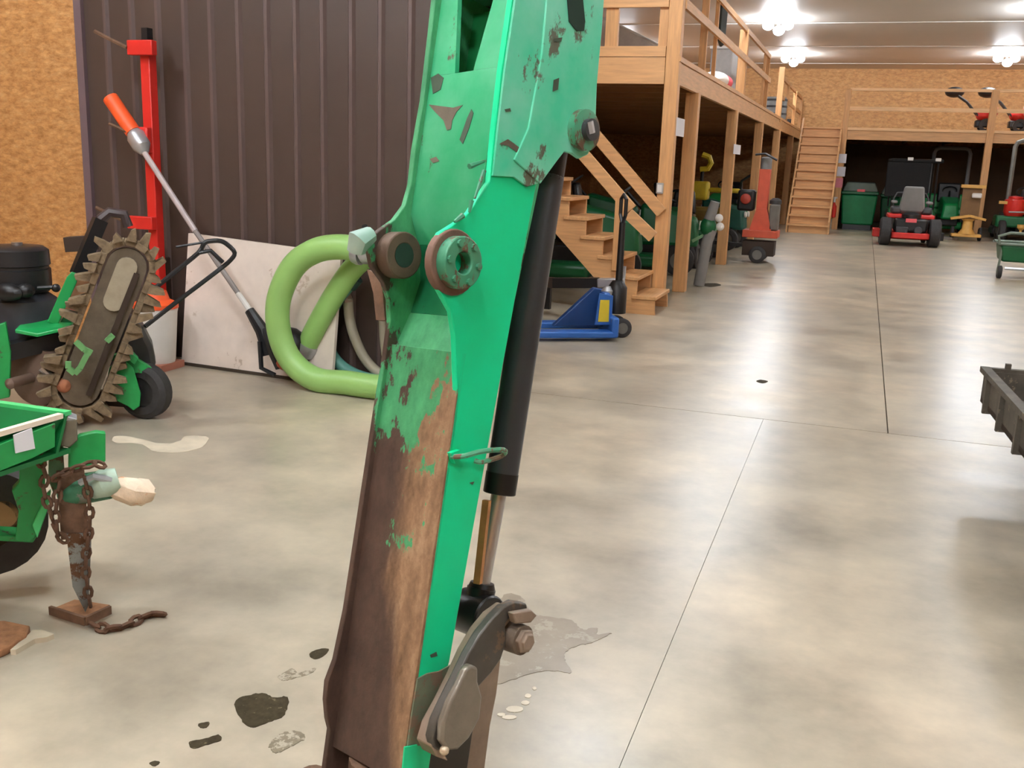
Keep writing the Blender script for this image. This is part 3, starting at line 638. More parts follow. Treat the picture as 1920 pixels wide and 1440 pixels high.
# hoses
HG=mat('lime_green_hose',(146,190,108),.4,0,.05,3); HT=mat('teal_hose',(88,146,134),.45,0,.06,3); HB=mat('beige_hose',(150,142,124),.5,0,.08,3)
def spline(pts,n=6):
    out=[]; P=[V(p) for p in pts]; P=[P[0]*2-P[1]]+P+[P[-1]*2-P[-2]]
    for i in range(1,len(P)-2):
        for k in range(n):
            u=k/n; a,b,c,d=P[i-1:i+3]
            out.append(.5*((2*b)+(c-a)*u+(2*a-5*b+4*c-d)*u*u+(3*b-a-3*c+d)*u**3))
    out.append(P[-2]); return out
def hose(name,label,px,r,mm,Y,group=None,ribs=0):
    t=thing(name,label,'hose',at(px[len(px)//2][0],px[len(px)//2][1],Y=Y),group=group)
    pts=[at(p[0],p[1],Y=Y+(p[2] if len(p)>2 else 0)) for p in px]
    for p in pts: p.z=max(p.z,r+.002)
    sp=spline(pts); m=MB(); m.tube(sp,r,16); m.build('tube',mm,t); return t,sp
t,sp=hose('suction_hose','thick lime green hose bent in a big loop against the brown wall',
 [(680,470),(640,463),(592,470),(550,500),(523,560),(523,620),(545,675),(590,712),(650,732),(715,738),(790,715,.1),(835,650,.1),(830,560,.15)],.083,HG,5.75)
m=MB(); m.tube([sp[0],sp[1],sp[2]],[.095,.098,.092],18); m.build('clamp',ALU,t)
a=sp[0]; m=MB(); m.tube([a,a+V((.12,.0,.03)),a+V((.2,.0,.05))],[.09,.1,.08],16); m.build('coupling',ALU,t)
t,sp=hose('suction_hose','shorter lime green hose slanting inside the big loop',[(705,470),(665,500),(632,545),(600,600),(574,652)],.075,HG,5.98)
m=MB(); m.tube([sp[-2],sp[-1],sp[-1]+(sp[-1]-sp[-2])*1.2],[.08,.085,.08],16); m.build('coupling',ALU,t)
m=MB(); m.tube([sp[-1]+(sp[-1]-sp[-2])*1.0,V((sp[-1].x-.05,sp[-1].y-.02,.1))],.06,12); m.build('strainer',BLK,t)
t,sp=hose('discharge_hose','teal hose curving down to the floor right of the green hoses',[(668,520),(632,565),(615,610),(618,655),(645,690),(695,712),(760,712)],.042,HT,6.08)
m=MB(); m.tube(sp[:3],.055,12); m.build('coupling',mat('dark_teal',(40,70,64),.5),t)
t,sp=hose('beige_hose','beige hose hanging between the teal hose and the excavator arm',[(652,560),(656,600),(668,640),(690,680),(725,708),(770,715)],.036,HB,6.12)
m=MB(); m.tube([sp[0]+V((-.12,0,-.02)),sp[0]+V((-.02,0,.06)),sp[1]],.04,10); m.build('coupling',mat('pinkish_metal',(150,124,112),.5,.3),t)
t,sp=hose('pale_hose','thin pale hose hanging straight beside the excavator arm edge',[(712,545),(716,590),(719,640),(726,690)],.026,HB,6.14)
# wall hook for the hoses
a=at(735,440,Y=6.15); t=thing('wall_hook','dark steel hook on the brown wall holding the hoses','hook',a); m=MB(); m.tube([a+V((0,.1,0)),a+V((0,-.35,0)),a+V((0,-.4,.08))],.02,8); m.build('hook_bar',BLKM,t)

# ------------------------------------------------------------------ TRENCHER (left)
G=at(280,792,Z=0)                      # under the wheel
NV=V((G.x,G.y,0)).normalized()         # away from the camera
def tp(x,y,off=0.): return onplane(x,y,G+NV*off,NV)
tr=thing('trencher','muddy walk-behind trencher with green frame and raised chain bar at the left wall','trencher',V((G.x-.3,G.y,0)))
RTv=V((NV.y,-NV.x,0))                  # to the right
# wheel
c=tp(272,744,.12); c.z=.165
def wheelW(t,c,ax,R,w,rim,nm='wheel'):
    e=.18*R;m=MB(); m.ring(c,ax,[(-w/2,R*.55),(-w/2,R-e),(-w/2+e*.7,R),(w/2-e*.7,R),(w/2,R-e),(w/2,R*.55)],32); o=m.build(nm,RUB,t)
    m=MB(); m.lathe(c,ax,[(-w*.4,R*.57),(-w*.15,R*.5),(-w*.15,R*.2),(-w*.35,R*.18),(-w*.35,.001)],24)
    m.lathe(c,ax,[(w*.4,R*.57),(w*.15,R*.5),(w*.15,R*.2),(w*.35,R*.18),(w*.35,.001)],24); m.build('rim',rim,o); return o
wax=(NV*-.82-RTv*.57).normalized()
wheelW(tr,c,wax,.165,.11,mat('black_rim',(30,28,28),.6))
c2=tp(120,700,.75); c2.z=.165; wheelW(tr,c2,wax,.165,.11,mat('black_rim',(0,0,0)))
# fork to the wheel
def plate(t,px,off,th,mm,nm,bev=.004,fn=None,label=None):
    fn=fn or tp
    m=MB(); m.prism([fn(x,y,off) for x,y in px],NV*th); return m.build(nm,mm,t,bevel=bev,label=label)
plate(tr,[(205,690),(228,668),(250,690),(264,738),(262,762),(250,770),(240,762),(215,750),(198,725)],.02,.02,GRNW,'wheel_bracket')
plate(tr,[(228,652),(238,650),(260,672),(252,684),(236,672)],.0,.05,GRN,'hinge_lug')
plate(tr,[(205,668),(235,660),(285,690),(283,700),(228,700)],.06,.05,GRNW,'frame_gusset')
m=MB(); m.bar(tp(150,735,.12),tp(262,748,.12),.05,.05); m.build('axle_tube',RUSTED,tr)
m=MB(); m.bar(tp(100,742,.3),tp(240,752,.16),.10,.05); m.build('skid_plate',mat('dark_brown_steel',(0,0,0)),tr)
# side cover behind the chain on the right
pts=[tp(x,y,.22) for x,y in ((205,700),(210,620),(240,595),(268,615),(286,650),(294,690),(262,700))]
m=MB(); m.prism(pts,NV*.25); m.build('side_cover',DGREY,tr,bevel=.03)
# drums and auger
c=tp(70,705,.12); m=MB(); m.lathe(c,wax,[(-.2,.001),(-.2,.2),(-.16,.215),(.02,.17),(.05,.03),(.22,.03),(.24,.0)],32); m.build('auger_drum',mat('brown_drum',(98,78,66),.6,0,.2,6),tr)
c=tp(60,655,.35); m=MB(); m.tube([c-RTv*.35,c+RTv*.2],.14,20); m.build('drive_housing',mat('dusty_grey',(90,86,86),.7),tr)
m=MB(); a=tp(78,690,.02); b=tp(110,720,.0); m.tube([a,b],.022,10); m.build('shaft',STEEL,tr)
m=MB(); m.ball(tp(120,722,0),.045,10,8); m.build('shaft_cap',mat('terracotta_rust',(160,100,70),.7),tr)
plate(tr,[(-30,620),(10,605),(20,660),(18,745),(-30,755)],.0,.05,GRNW,'side_frame')
m=MB(); m.bar(tp(-20,668,.05),tp(125,632,.15),.1,.09); m.build('cross_beam',BLKM,tr)
# green fender: tray and upright
a=[tp(28,618,.0),tp(40,606,.18),tp(90,598,.2),tp(140,602,.2),tp(130,612,.02),tp(70,626,-.02)]
m=MB(); m.prism(a,(0,0,-.02)); m.build('fender_tray',GRN,tr,bevel=.004)
plate(tr,[(88,604),(125,520),(134,510),(146,514),(144,530),(108,610)],.1,.025,GRN,'fender_upright')
plate(tr,[(108,612),(126,582),(140,592),(128,614)],.14,.03,DGRN,'fender_gusset')
# handle arm in black/brown
m=MB(); m.bar(tp(145,515,.2),tp(188,412,.25),.06,.075); m.build('lift_arm',BLKM,tr)
m=MB(); m.tube([tp(188,412,.25),tp(205,398,.25),tp(232,402,.25),tp(240,425,.25)],.03,8); m.build('lift_hook',mat('dark_purple_steel',(58,46,46),.5),tr)
m=MB(); m.bar(tp(126,458,.35),tp(178,455,.3),.09,.085); m.build('cross_tube',mat('dark_brown_steel',(0,0,0)),tr)
# engine
c=tp(30,500,.35); m=MB(); m.lathe(c+V((0,0,-.14)),(0,0,1),[(0,.17),(.02,.185),(.13,.185),(.135,.175),(.15,.175),(.155,.185),(.24,.18),(.26,.15),(.27,.001)],28); m.build('blower_housing',BLK,tr)
m=MB(); m.lathe(tp(32,461,.33),(0,0,1),[(-.01,.03),(.02,.03)],12); m.build('cap_nut',STEEL,tr)
c=tp(38,572,.35); m=MB(); m.lathe(c+V((0,0,-.2)),(0,0,1),[(0,.22),(.1,.22),(.24,.2),(.3,.12)],24); m.build('engine_block',mat('charcoal_engine',(44,46,52),.45),tr)
m=MB(); m.ball(tp(15,548,.12),(.1,.06,.05),10,8); m.ball(tp(48,545,.12),(.05,.05,.04),10,8); m.build('carburettor',BLKM,tr)
m=MB(); m.tube([tp(70,540,.2),tp(112,538,.2)],.012,6); m.build('lever',BLKM,tr)
m=MB(); m.ball(tp(105,540,.2),.025,8,6); m.build('lever_knob',BLKM,tr)
m=MB(); m.ball(tp(20,552,.1),.022,8,6); m.build('fitting',STEEL,tr)
# chain bar: stadium plate and chain loop
P1=tp(238,500,-.06); P0=tp(150,728,-.02)
ax=(P1-P0); Lb=ax.length; ax.normalize(); nb=ax.cross(NV).normalized(); 
if nb.dot(RTv)<0: nb=-nb
def stadium(r,n=10,l0=0,l1=None):
    out=[]; l1=Lb if l1 is None else l1
    for k in range(n+1):
        th=math.pi*k/n; out.append((l1+r*math.sin(th),r*math.cos(th)))
    for k in range(n+1):
        th=math.pi*k/n; out.append((l0-r*math.sin(th),-r*math.cos(th)))
    return out
BP=lambda l,wd,off=0: P0+ax*l+nb*wd+NV*off
m=MB(); m.prism([BP(l,x,0) for l,x in stadium(.105)],NV*.05); m.build('chain_bar',mat('muddy_bar_dark',(96,84,68),.8,.1,.25,12,.3),tr)
m=MB(); m.prism([BP(l,x,-.022) for l,x in stadium(.055,8,Lb*.72,Lb-.0)],NV*.02); m.build('nose_plate',mat('pale_worn_steel',(160,150,130),.5,.3,.15,12),tr)
m=MB(); m.bar(BP(-.02,.055,-.02),BP(Lb*.98,.06,-.02),.03,.02,up=NV); m.build('bar_groove',mat('dark_brown_steel',(0,0,0)),tr)
# chain path samples
path=[]; rr=.135; Ls=Lb; per=2*Ls+2*math.pi*rr; NL=38
def chpt(s):
    s%=per
    if s<Ls: return (s,rr),(1,0),(0,1)
    s-=Ls
    if s<math.pi*rr: th=s/rr; return (Ls+rr*math.sin(th),rr*math.cos(th)),(math.cos(th),-math.sin(th)),(math.sin(th),math.cos(th))
    s-=math.pi*rr
    if s<Ls: return (Ls-s,-rr),(-1,0),(0,-1)
    s-=Ls; th=s/rr; return (-rr*math.sin(th),-rr*math.cos(th)),(-math.cos(th),math.sin(th)),(-math.sin(th),-math.cos(th))
for i in range(NL):
    (l,x),(tl,tx),(nl,nx)=chpt(per*i/NL)
    c=BP(l,x,.03); T=ax*tl+nb*tx; Nn=ax*nl+nb*nx
    m=MB(); m.bar(c-T*.033,c+T*.033,.10 if i%2 else .07,.036,up=Nn); o=m.build('chain_link',MUD,tr,bevel=.004)
    sgn=1 if i%2 else -1; hh=random.uniform(.03,.085); lk=random.uniform(-.03,.03)
    b0=c+Nn*.012-NV*(.035+.03*(i%3)) 
    m=MB(); m.prism([b0-T*.026,b0+T*.026,b0+T*(.034+lk)+Nn*hh,b0+T*(.012+lk)+Nn*(hh+.016),b0-T*(.012-lk*.5)+Nn*hh*.55],NV*(.05+.05*(i%2))); m.build('tooth',MUD,tr)
for (x0,y0,x1,y1) in ((142,640,158,655),(158,655,172,662),(168,655,150,690),(150,690,140,700),(140,700,128,690),(128,690,128,678),(200,640,212,628)):
    m=MB(); m.bar(tp(x0,y0,-.13),tp(x1,y1,-.13),.03,.03); m.build('latch_rod',mat('pale_muddy_green',(96,150,92),.6),tr)
plate(tr,[(120,575),(140,505),(176,495),(180,520),(150,590),(130,600)],.5,.05,mat('tan_panel',(168,122,84),.7),'rear_panel')
m=MB(); m.ball(tp(145,578,.1),(.05,.03,.04),10,8); m.build('red_grip',mat('faded_red',(176,70,66),.6),tr)
# handlebar
m=MB(); hb=[tp(x,y,o) for x,y,o in ((272,612,.35),(330,567,.45),(408,508,.6),(432,488,.6),(440,474,.6),(428,460,.6),(414,452,.6),(395,452,.6),(383,456,.6),(372,474,.6),(330,508,.5),(285,545,.4))]
m.tube(spline(hb,3),.015,8); m.build('handlebar',BLK,tr)
m=MB(); m.tube([tp(372,474,.6),tp(395,470,.6),tp(418,492,.6)],.014,8); m.build('control_bail',BLK,tr)
m=MB(); m.tube([tp(330,463,.6),tp(385,454,.6)],.008,6); m.build('cable',BLKM,tr)

# ------------------------------------------------------------------ FRONT LEFT MACHINE
G2=at(160,1160,Z=0); N2=V((G2.x,G2.y,0)).normalized(); R2=V((N2.y,-N2.x,0))
def fp(x,y,off=0.): return onplane(x,y,G2+N2*off,N2)
ch=thing('towable_chipper','green towable machine with open hopper, jack leg and chains at the left edge','chipper',G2)
def plate2(px,off,th,mm,nm,bev=.004,label=None):
    m=MB(); m.prism([fp(x,y,off) for x,y in px],N2*th); return m.build(nm,mm,ch,bevel=bev,label=label)
# hopper tray: rim polygon at z const
zr=fp(128,775,.0).z
c0=fp(128,775,.0); e1=at(0,812,Z=zr); e2=at(0,757,Z=zr); l1=(e1-c0); l2=(e2-c0)
f1=c0+l1*1.9; f2=c0+l2*1.9; f3=f1+(f2-c0)
cen=(c0+f1+f2+f3)/4
def tray_wall(a,b,mm,nm,h=.12,th=.012):
    inn=(cen-(a+b)/2); inn.z=0; inn.normalize()
    m=MB(); m.prism([a,b,b+inn*.05-V((0,0,h)),a+inn*.05-V((0,0,h))],inn*th); m.build(nm,mm,ch)
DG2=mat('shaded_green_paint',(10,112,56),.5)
tray_wall(c0,f2,DG2,'hopper_side'); tray_wall(c0,f1,DG2,'hopper_side'); tray_wall(f1,f3,DG2,'hopper_side'); tray_wall(f2,f3,DG2,'hopper_side')
m=MB(); m.prism([q-V((0,0,.12)) for q in (c0,f1,f3,f2)],(0,0,-.015)); m.build('hopper_floor',DG2,ch)
m=MB(); m.bar(c0,f2,.028,.014); m.build('hopper_rim',mat('light_green_paint',(72,196,118),.4),ch)
m=MB(); m.bar(c0+l1*.12,f1,.022,.016); m.build('hopper_rim',mat('cream_edge',(232,216,196),.6),ch,label='cream front rim')
# side panel below
NH=l1.cross(V((0,0,1))).normalized()
if NH.dot(N2)>0: NH=-NH
def hp(x,y,o=0.): return onplane(x,y,c0+NH*o,NH)
m=MB(); m.prism([hp(x,y,.012) for x,y in ((-90,868),(0,833),(104,793),(104,838),(60,860),(0,884),(-90,925))],NH*-.02); m.build('side_panel',GRNW,ch,bevel=.003)
m=MB(); m.prism([hp(x,y,.018) for x,y in ((26,816),(60,803),(66,841),(30,850))],NH*-.004); m.build('label_sheet',PAPER,ch)
# frame plates
plate2([(40,862),(74,838),(86,850),(84,925),(70,1000),(56,1018),(28,1015),(35,960),(22,920),(36,905),(36,880)],.04,.05,GRNW,'frame_plate')
plate2([(-60,1000),(30,1005),(70,1005),(62,1018),(0,1015),(-60,1012)],.06,.09,GRNW,'skid_plate')
plate2([(60,985),(86,930),(96,920),(90,955),(70,1010)],.03,.03,mat('light_green_paint',(0,0,0)),'gusset')
m=MB(); m.lathe(fp(5,965,.25),N2,[(0,.05),(.05,.08),(.09,.08)],16); m.build('wheel_hub',mat('tan_rust',(170,136,96),.7),ch)
m=MB(); m.ring(fp(-20,975,.3),N2,[(-.05,.09),(-.05,.19),(.1,.19),(.1,.09)],24); m.build('road_wheel',RUB,ch)
plate2([(128,832),(150,816),(180,810),(198,812),(198,866),(176,872),(150,885),(128,880)],.02,.03,GRNW,'coupler_bracket')
plate2([(92,840),(118,838),(122,900),(100,925),(90,900)],.03,.04,mat('weathered_green',(84,120,84),.7,rust=((98,76,56),.52,20)),'mount_plate')
# jack post top
plate2([(104,792),(144,786),(146,826),(130,840),(108,836)],.0,.07,mat('dirty_steel',(112,104,88),.7,.2,.2,14),'jack_top')
plate2([(104,793),(146,787),(128,780),(112,786)],.0,.07,ALU,'jack_cap')
m=MB(); m.bar(fp(132,880,.03),fp(140,1005,.03),.085,.05,up=N2); m.build('jack_outer_tube',RUSTED,ch)
m=MB(); m.prism([fp(x,y,.0) for x,y in ((124,1000),(172,1000),(166,1135),(160,1148),(136,1100))],N2*.04); m.build('jack_inner_leg',mat('tarnished_steel',(140,146,146),.35,.6,.15,10,rust=((96,66,46),.5,12)),ch)
a=fp(155,1145,.0); 
m=MB(); 
q=[at(x,y,Z=.012) for x,y in ((96,1142),(140,1124),(206,1134),(165,1166))]
m.prism(q,(0,0,-.012)); m.build('jack_foot',RUSTL,ch)
m=MB(); m.bar(at(94,1144,Z=.03),at(160,1165,Z=.03),.012,.03); m.bar(at(160,1165,Z=.03),at(207,1143,Z=.03),.012,.03); m.build('foot_flange',RUSTED,ch)
# drawbar tube with wrapped end
m=MB(); m.tube([fp(120,922,.06),fp(205,908,.0)],[.055,.05],16); m.build('drawbar_tube',mat('teal_worn_paint',(60,124,92),.5,0,.2,14,rust=((120,120,110),.56,20)),ch)
m=MB(); m.tube([fp(172,918,.0),fp(196,906,-.02),fp(222,898,-.02)],[.035,.05,.04],12); m.build('coupler_sleeve',mat('dusty_white_green',(176,198,180),.6,0,.15,16),ch)
m=MB(); m.tube([fp(205,912,-.01),fp(225,915,-.02),fp(250,922,-.02),fp(272,926,-.02),fp(287,928,-.02)],[.022,.036,.05,.045,.022],14)
m.v=[q+V([random.uniform(-.007,.007) for _ in range(3)]) for q in m.v]
o=m.build('wrapped_end',mat('creamy_wrap',(236,214,188),.7,0,.12,22,.5,rust=((226,150,90),.60,14)),ch)
m=MB(); m.tube([fp(150,905,-.04),fp(175,893,-.06),fp(208,900,-.05)],.012,6); m.build('latch_handle',ALU,ch)
# chains as parts
def chain(t,pts,r,mm,pitch=.036,nm='chain_link'):
    sp=spline(pts,12); d=0; out=[sp[0]]; last=sp[0]
    for p in sp[1:]:
        while (p-last).length>=pitch:
            last=last+(p-last).normalized()*pitch; out.append(last)
    for i in range(len(out)-1):
        a,b=out[i],out[i+1]; T=(b-a).normalized(); c=(a+b)/2
        u=T.orthogonal().normalized(); w=T.cross(u); s=u if i%2 else w
        h=pitch*.62; wd=pitch*.34; m=MB(); P=[]
        for k in range(8):
            th=2*math.pi*k/8; P.append(c+T*(h*math.cos(th))+s*(wd*math.sin(th)))
        m.tube(P,r,5,closed=True); m.build(nm,mm,t)
CH=mat('rusty_chain',(94,66,48),.8,.2,.3,30)
chain(ch,[fp(82,838,-.03),fp(72,860,-.04),fp(86,888,-.03),fp(80,920,-.03),fp(92,950,-.04),fp(100,985,-.03)],.0065,CH)
chain(ch,[fp(100,985,-.03),fp(112,1005,-.03),fp(128,1020,-.03)],.0065,CH)
chain(ch,[fp(158,895,-.05),fp(166,930,-.05),fp(168,980,-.05),fp(164,1020,-.05),fp(160,1060,-.04),fp(165,1110,-.04),fp(172,1150,-.03)],.0065,CH)
chain(ch,[fp(100,900,-.03),fp(115,890,-.04),fp(150,876,-.06),fp(185,868,-.06),fp(205,880,-.04)],.0065,CH)
chain(ch,[fp(112,900,-.02),fp(108,930,-.03),fp(104,960,-.03),fp(108,1000,-.03)],.0065,CH)
fc=thing('floor_chain','rusty chain trailing on the concrete from the jack foot','chain',at(180,1170,Z=0))
chain(fc,[at(x,y,Z=.014) for x,y in ((170,1168),(190,1178),(212,1180),(240,1172),(265,1158),(290,1150),(308,1152),(305,1162))],.008,CH,.042)
# rust flake at left edge
t=thing('rust_sheet','crumpled rusty scrap with white flakes on the floor at the left edge','scrap',at(20,1215,Z=0))
m=MB(); m.prism([at(x,y,Z=.0) for x,y in ((-40,1180),(10,1178),(58,1188),(50,1205),(15,1228),(-10,1240),(-40,1250))],(0,0,.03)); m.build('sheet',RUSTL,t,bevel=.006)
m=MB(); m.prism([at(x,y,Z=.0) for x,y in ((55,1198),(62,1190),(80,1190),(102,1198),(88,1204),(66,1207),(30,1228),(20,1228))],(0,0,.018)); m.build('flake',mat('pale_flake',(196,184,160),.8),t)

# ------------------------------------------------------------------ OPEN TRAY (right edge)
P=at(1845,697,Z=.52); Q1=at(1925,842,Z=.52-.36) 
t=thing('utility_trailer','weathered open steel trailer bed corner at the right edge of the aisle','trailer',(1.6,6.2,0))
zt,zb2=.50,.32
c0=at(1846,695,Z=zt); f1=at(1921,778,Z=zt); f2=at(1921,701,Z=zt)
d1=(f1-c0).normalized(); d2=(f2-c0).normalized(); a1=c0+d1*1.9; a2=c0+d2*1.6; a3=a1+d2*1.6
DK=mat('weathered_trailer_steel',(84,78,68),.7,.2,.3,10,rust=((132,118,98),.6,14))
def tw(a,b,nm='side_board'):
    inn=((c0+a3)/2-(a+b)/2); inn.z=0; inn.normalize(); m=MB(); m.prism([a,b,b-V((0,0,zt-zb2)),a-V((0,0,zt-zb2))],inn*.03); m.build(nm,DK,t)
tw(c0,a1); tw(c0,a2); tw(a1,a3); tw(a2,a3)
m=MB(); m.prism([q-V((0,0,zt-zb2-.03)) for q in (c0,a1,a3,a2)],(0,0,-.03)); m.build('bed_floor',mat('dark_bed',(64,44,34),.8),t)
m=MB(); m.bar(c0+V((0,0,.01)),a1+V((0,0,.01)),.05,.03); m.bar(c0+V((0,0,.01)),a2+V((0,0,.01)),.04,.02); m.build('top_rail',DK,t)
for k in (.22,.62,1.05):
    q=c0+d1*k; m=MB(); m.bar(q+V((0,0,.02)),q-V((0,0,.2)),.05,.03,up=d1); m.build('stake',DK,t)
q=c0+d2*.12; m=MB(); m.bar(q,q+V((0,0,.05)),.03,.03); m.build('corner_pin',DK,t)
q=(c0+d1*.45+d2*.3); m=MB(); m.bar(V((q.x,q.y,zb2+.04)),V((q.x+.35,q.y-.1,zb2+.06)),.12,.03); m.build('plank',W_x,t)
cc=(c0+a3)/2; 
for s,e in ((a1,.25),(a1,1.35)):
    pass
for q in (c0+d2*1.0+d1*.15,c0+d2*1.0+d1*1.7):
    m=MB(); m.ring(V((q.x,q.y,.2)),d1,[(-.07,.11),(-.07,.2),(.07,.2),(.07,.11)],24); o=m.build('wheel',RUB,t)
    m=MB(); m.lathe(V((q.x,q.y,.2)),d1,[(-.05,.11),(-.03,.001)],18); m.lathe(V((q.x,q.y,.2)),d1,[(.05,.11),(.03,.001)],18); m.build('rim',RIM,o)
m=MB(); m.bar(c0+d2*1.0+d1*.15-V((0,0,zt-.2)),c0+d2*1.0+d1*1.7-V((0,0,zt-.2)),.06,.06); m.build('axle',BLKM,t)
for q in (c0+d2*1.0+d1*.4,c0+d2*1.0+d1*1.45):
    m=MB(); m.bar(V((q.x,q.y,.22)),V((q.x,q.y,zb2)),.06,.06); m.build('spring_mount',BLKM,t)

# ------------------------------------------------------------------ FLOOR STAINS
def blob(px,name,label,mm,cat='stain',h=.0012,jit=3,n=4,group=None):
    P=[]; N=len(px); n=max(n,3)+2
    for i in range(N):
        a,b,c,d=[V((*px[(i+j)%N],0)) for j in (-1,0,1,2)]
        for k in range(n):
            u=k/n; q=.5*((2*b)+(c-a)*u+(2*a-5*b+4*c-d)*u*u+(3*b-a-3*c+d)*u**3)
            P.append((q.x+random.uniform(-jit,jit)*.5,q.y+random.uniform(-jit,jit)*.3))
    m=MB(); m.prism([at(x,y,Z=.0004) for x,y in P],(0,0,h)); o=m.build(name,mm); tag(o,label,cat,group); return o
OIL=mat('dark_oil',(58,50,34),.8,0,.35,40,.2,rust=((104,94,72),.6,30)); OIL.node_tree.nodes['Principled BSDF'].inputs['Specular IOR Level'].default_value=.15
OILL=mat('thin_oil_film',(122,112,92),.4,0,.2,30,rust=((172,162,144),.5,26)); WET=mat('wet_concrete',(142,130,112),.3,0,.12,9,rust=((160,150,132),.55,14))
blob([(440,1316),(470,1303),(495,1300),(512,1308),(540,1308),(534,1340),(510,1352),(474,1365),(452,1350)],'oil_puddle','dark oil puddle on the floor left of the excavator arm foot',OIL)
blob([(580,1226),(600,1217),(617,1218),(605,1232),(588,1236)],'oil_spot','small oil spot highest, beside the arm above the other drips',OIL,jit=1)
blob([(522,1268),(548,1254),(560,1262),(590,1252),(585,1262),(552,1272),(530,1276)],'oil_spot','oil smear between the dark puddle and the uppermost spot',OILL,jit=2)
blob([(355,1392),(385,1385),(410,1378),(414,1388),(385,1398),(362,1404)],'oil_spot','long oil streak below left of the dark puddle',OIL,jit=2)
blob([(372,1358),(392,1354),(388,1364),(376,1365)],'oil_spot','tiny oil drip just above the long streak',OIL,jit=1)
blob([(505,1395),(530,1375),(560,1372),(572,1385),(545,1400),(520,1412),(508,1405)],'oil_spot','mottled oil patch below right of the dark puddle',OILL,jit=4)
blob([(280,1432),(290,1427),(300,1430),(290,1437)],'oil_spot','oil dot near the bottom edge of the photo',OIL,jit=1)
blob([(940,1120),(975,1118),(1000,1150),(1040,1158),(1075,1165),(1090,1180),(1118,1178),(1120,1190),(1146,1188),(1110,1205),(1085,1210),(1062,1222),(1060,1240),(1070,1262),(1040,1258),(1000,1262),(960,1275),(930,1282),(915,1240),(925,1180)],'wet_patch','ragged damp patch on the floor behind the bucket link',WET,jit=4)
blob([(215,818),(250,820),(300,832),(335,828),(350,818),(390,820),(378,838),(340,848),(290,846),(262,832),(215,830)],'pale_patch','pale dusty streak on the floor right of the green coupler',mat('pale_dust',(206,194,172),.8),jit=2)
SPL=mat('white_residue',(222,212,192),.7)
for x,y,rx_,ry_,lb in ((965,1330,16,6,'largest cream splash mark'),(985,1318,8,4,'middle-sized cream splash mark right of the largest'),(955,1345,14,4,'lowest cream splash mark'),(990,1305,6,4,'cream splash mark second from the top'),(940,1340,8,3,'leftmost cream splash mark'),(1002,1291,4,3,'tiny topmost cream splash mark')):
    blob([(x+rx_*math.cos(a*math.pi/4),y+ry_*math.sin(a*math.pi/4)) for a in range(8)],'white_splash',lb+' beside the bucket link',SPL,group='cream splash marks beside the bucket link',jit=1,n=1)
blob([(1418,715),(1426,712),(1440,715),(1430,719)],'debris_spot','small dark fleck on the open floor of the aisle',OIL,jit=.5,n=2)
blob([(1311,533),(1340,531),(1352,535),(1330,538)],'floor_stain','dark stain on the floor in front of the second mezzanine post',OIL,jit=.5,n=2)

# ------------------------------------------------------------------ EXCAVATOR ARM
DEP=2.0; AL=math.radians(42)
O=CAM+RC@(V(((857-960)/FPX,-(740-720)/FPX,-1))*DEP)
e1=(RC@nrm((1,-.145,0))); uu=(RC@nrm((-.145,-1,0))); e2=(RC@V((0,0,-1)))
aW=(-math.cos(AL)*e1+math.sin(AL)*e2); bT=(math.sin(AL)*e1+math.cos(AL)*e2)
Ra=Matrix((aW,bT,uu)).transposed()
Wd=.235
arm=thing('excavator_arm','worn green excavator arm with black hydraulic cylinder standing close in the middle','excavator arm',O,rot=Ra)
def sd(x,y,w=0.): return onplane(x,y,O+aW*w,aW)     # on a side plate plane
def fr(x,y,t=0.): return onplane(x,y,O+bT*t,bT)     # on a front plane
def paint(name,base,dull,rc,th,sc):
    m,nt,b=mk(name); f=noise(nt,5,5,.6); g=noise(nt,sc,7,.72,st=(1,1,.6)); h=noise(nt,60,3,.6)
    c=ramp(nt,f,[(.35,base),(.65,dull)]); k=ramp(nt,g,[(th,(0,0,0,1)),(th+.025,(1,1,1,1))])
    c=mixc(nt,k,c,lin(rc)); nt.links.new(c,b.inputs['Base Color'])
    b.inputs['Roughness'].default_value=.42; b.inputs['Specular IOR Level'].default_value=.35; bumpn(nt,b,g,.2,.004); return m
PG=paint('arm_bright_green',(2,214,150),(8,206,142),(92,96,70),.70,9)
PGU=paint('arm_upper_sheen_green',(66,194,150),(122,204,174),(92,96,80),.60,5)  # paler green, gloss reflection on the upper arm put into the colour
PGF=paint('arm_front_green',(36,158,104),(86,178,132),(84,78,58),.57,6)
PGD=paint('arm_recess_green',(14,84,50),(30,112,70),(48,44,32),.60,9)  # darker green for the recess between the lugs
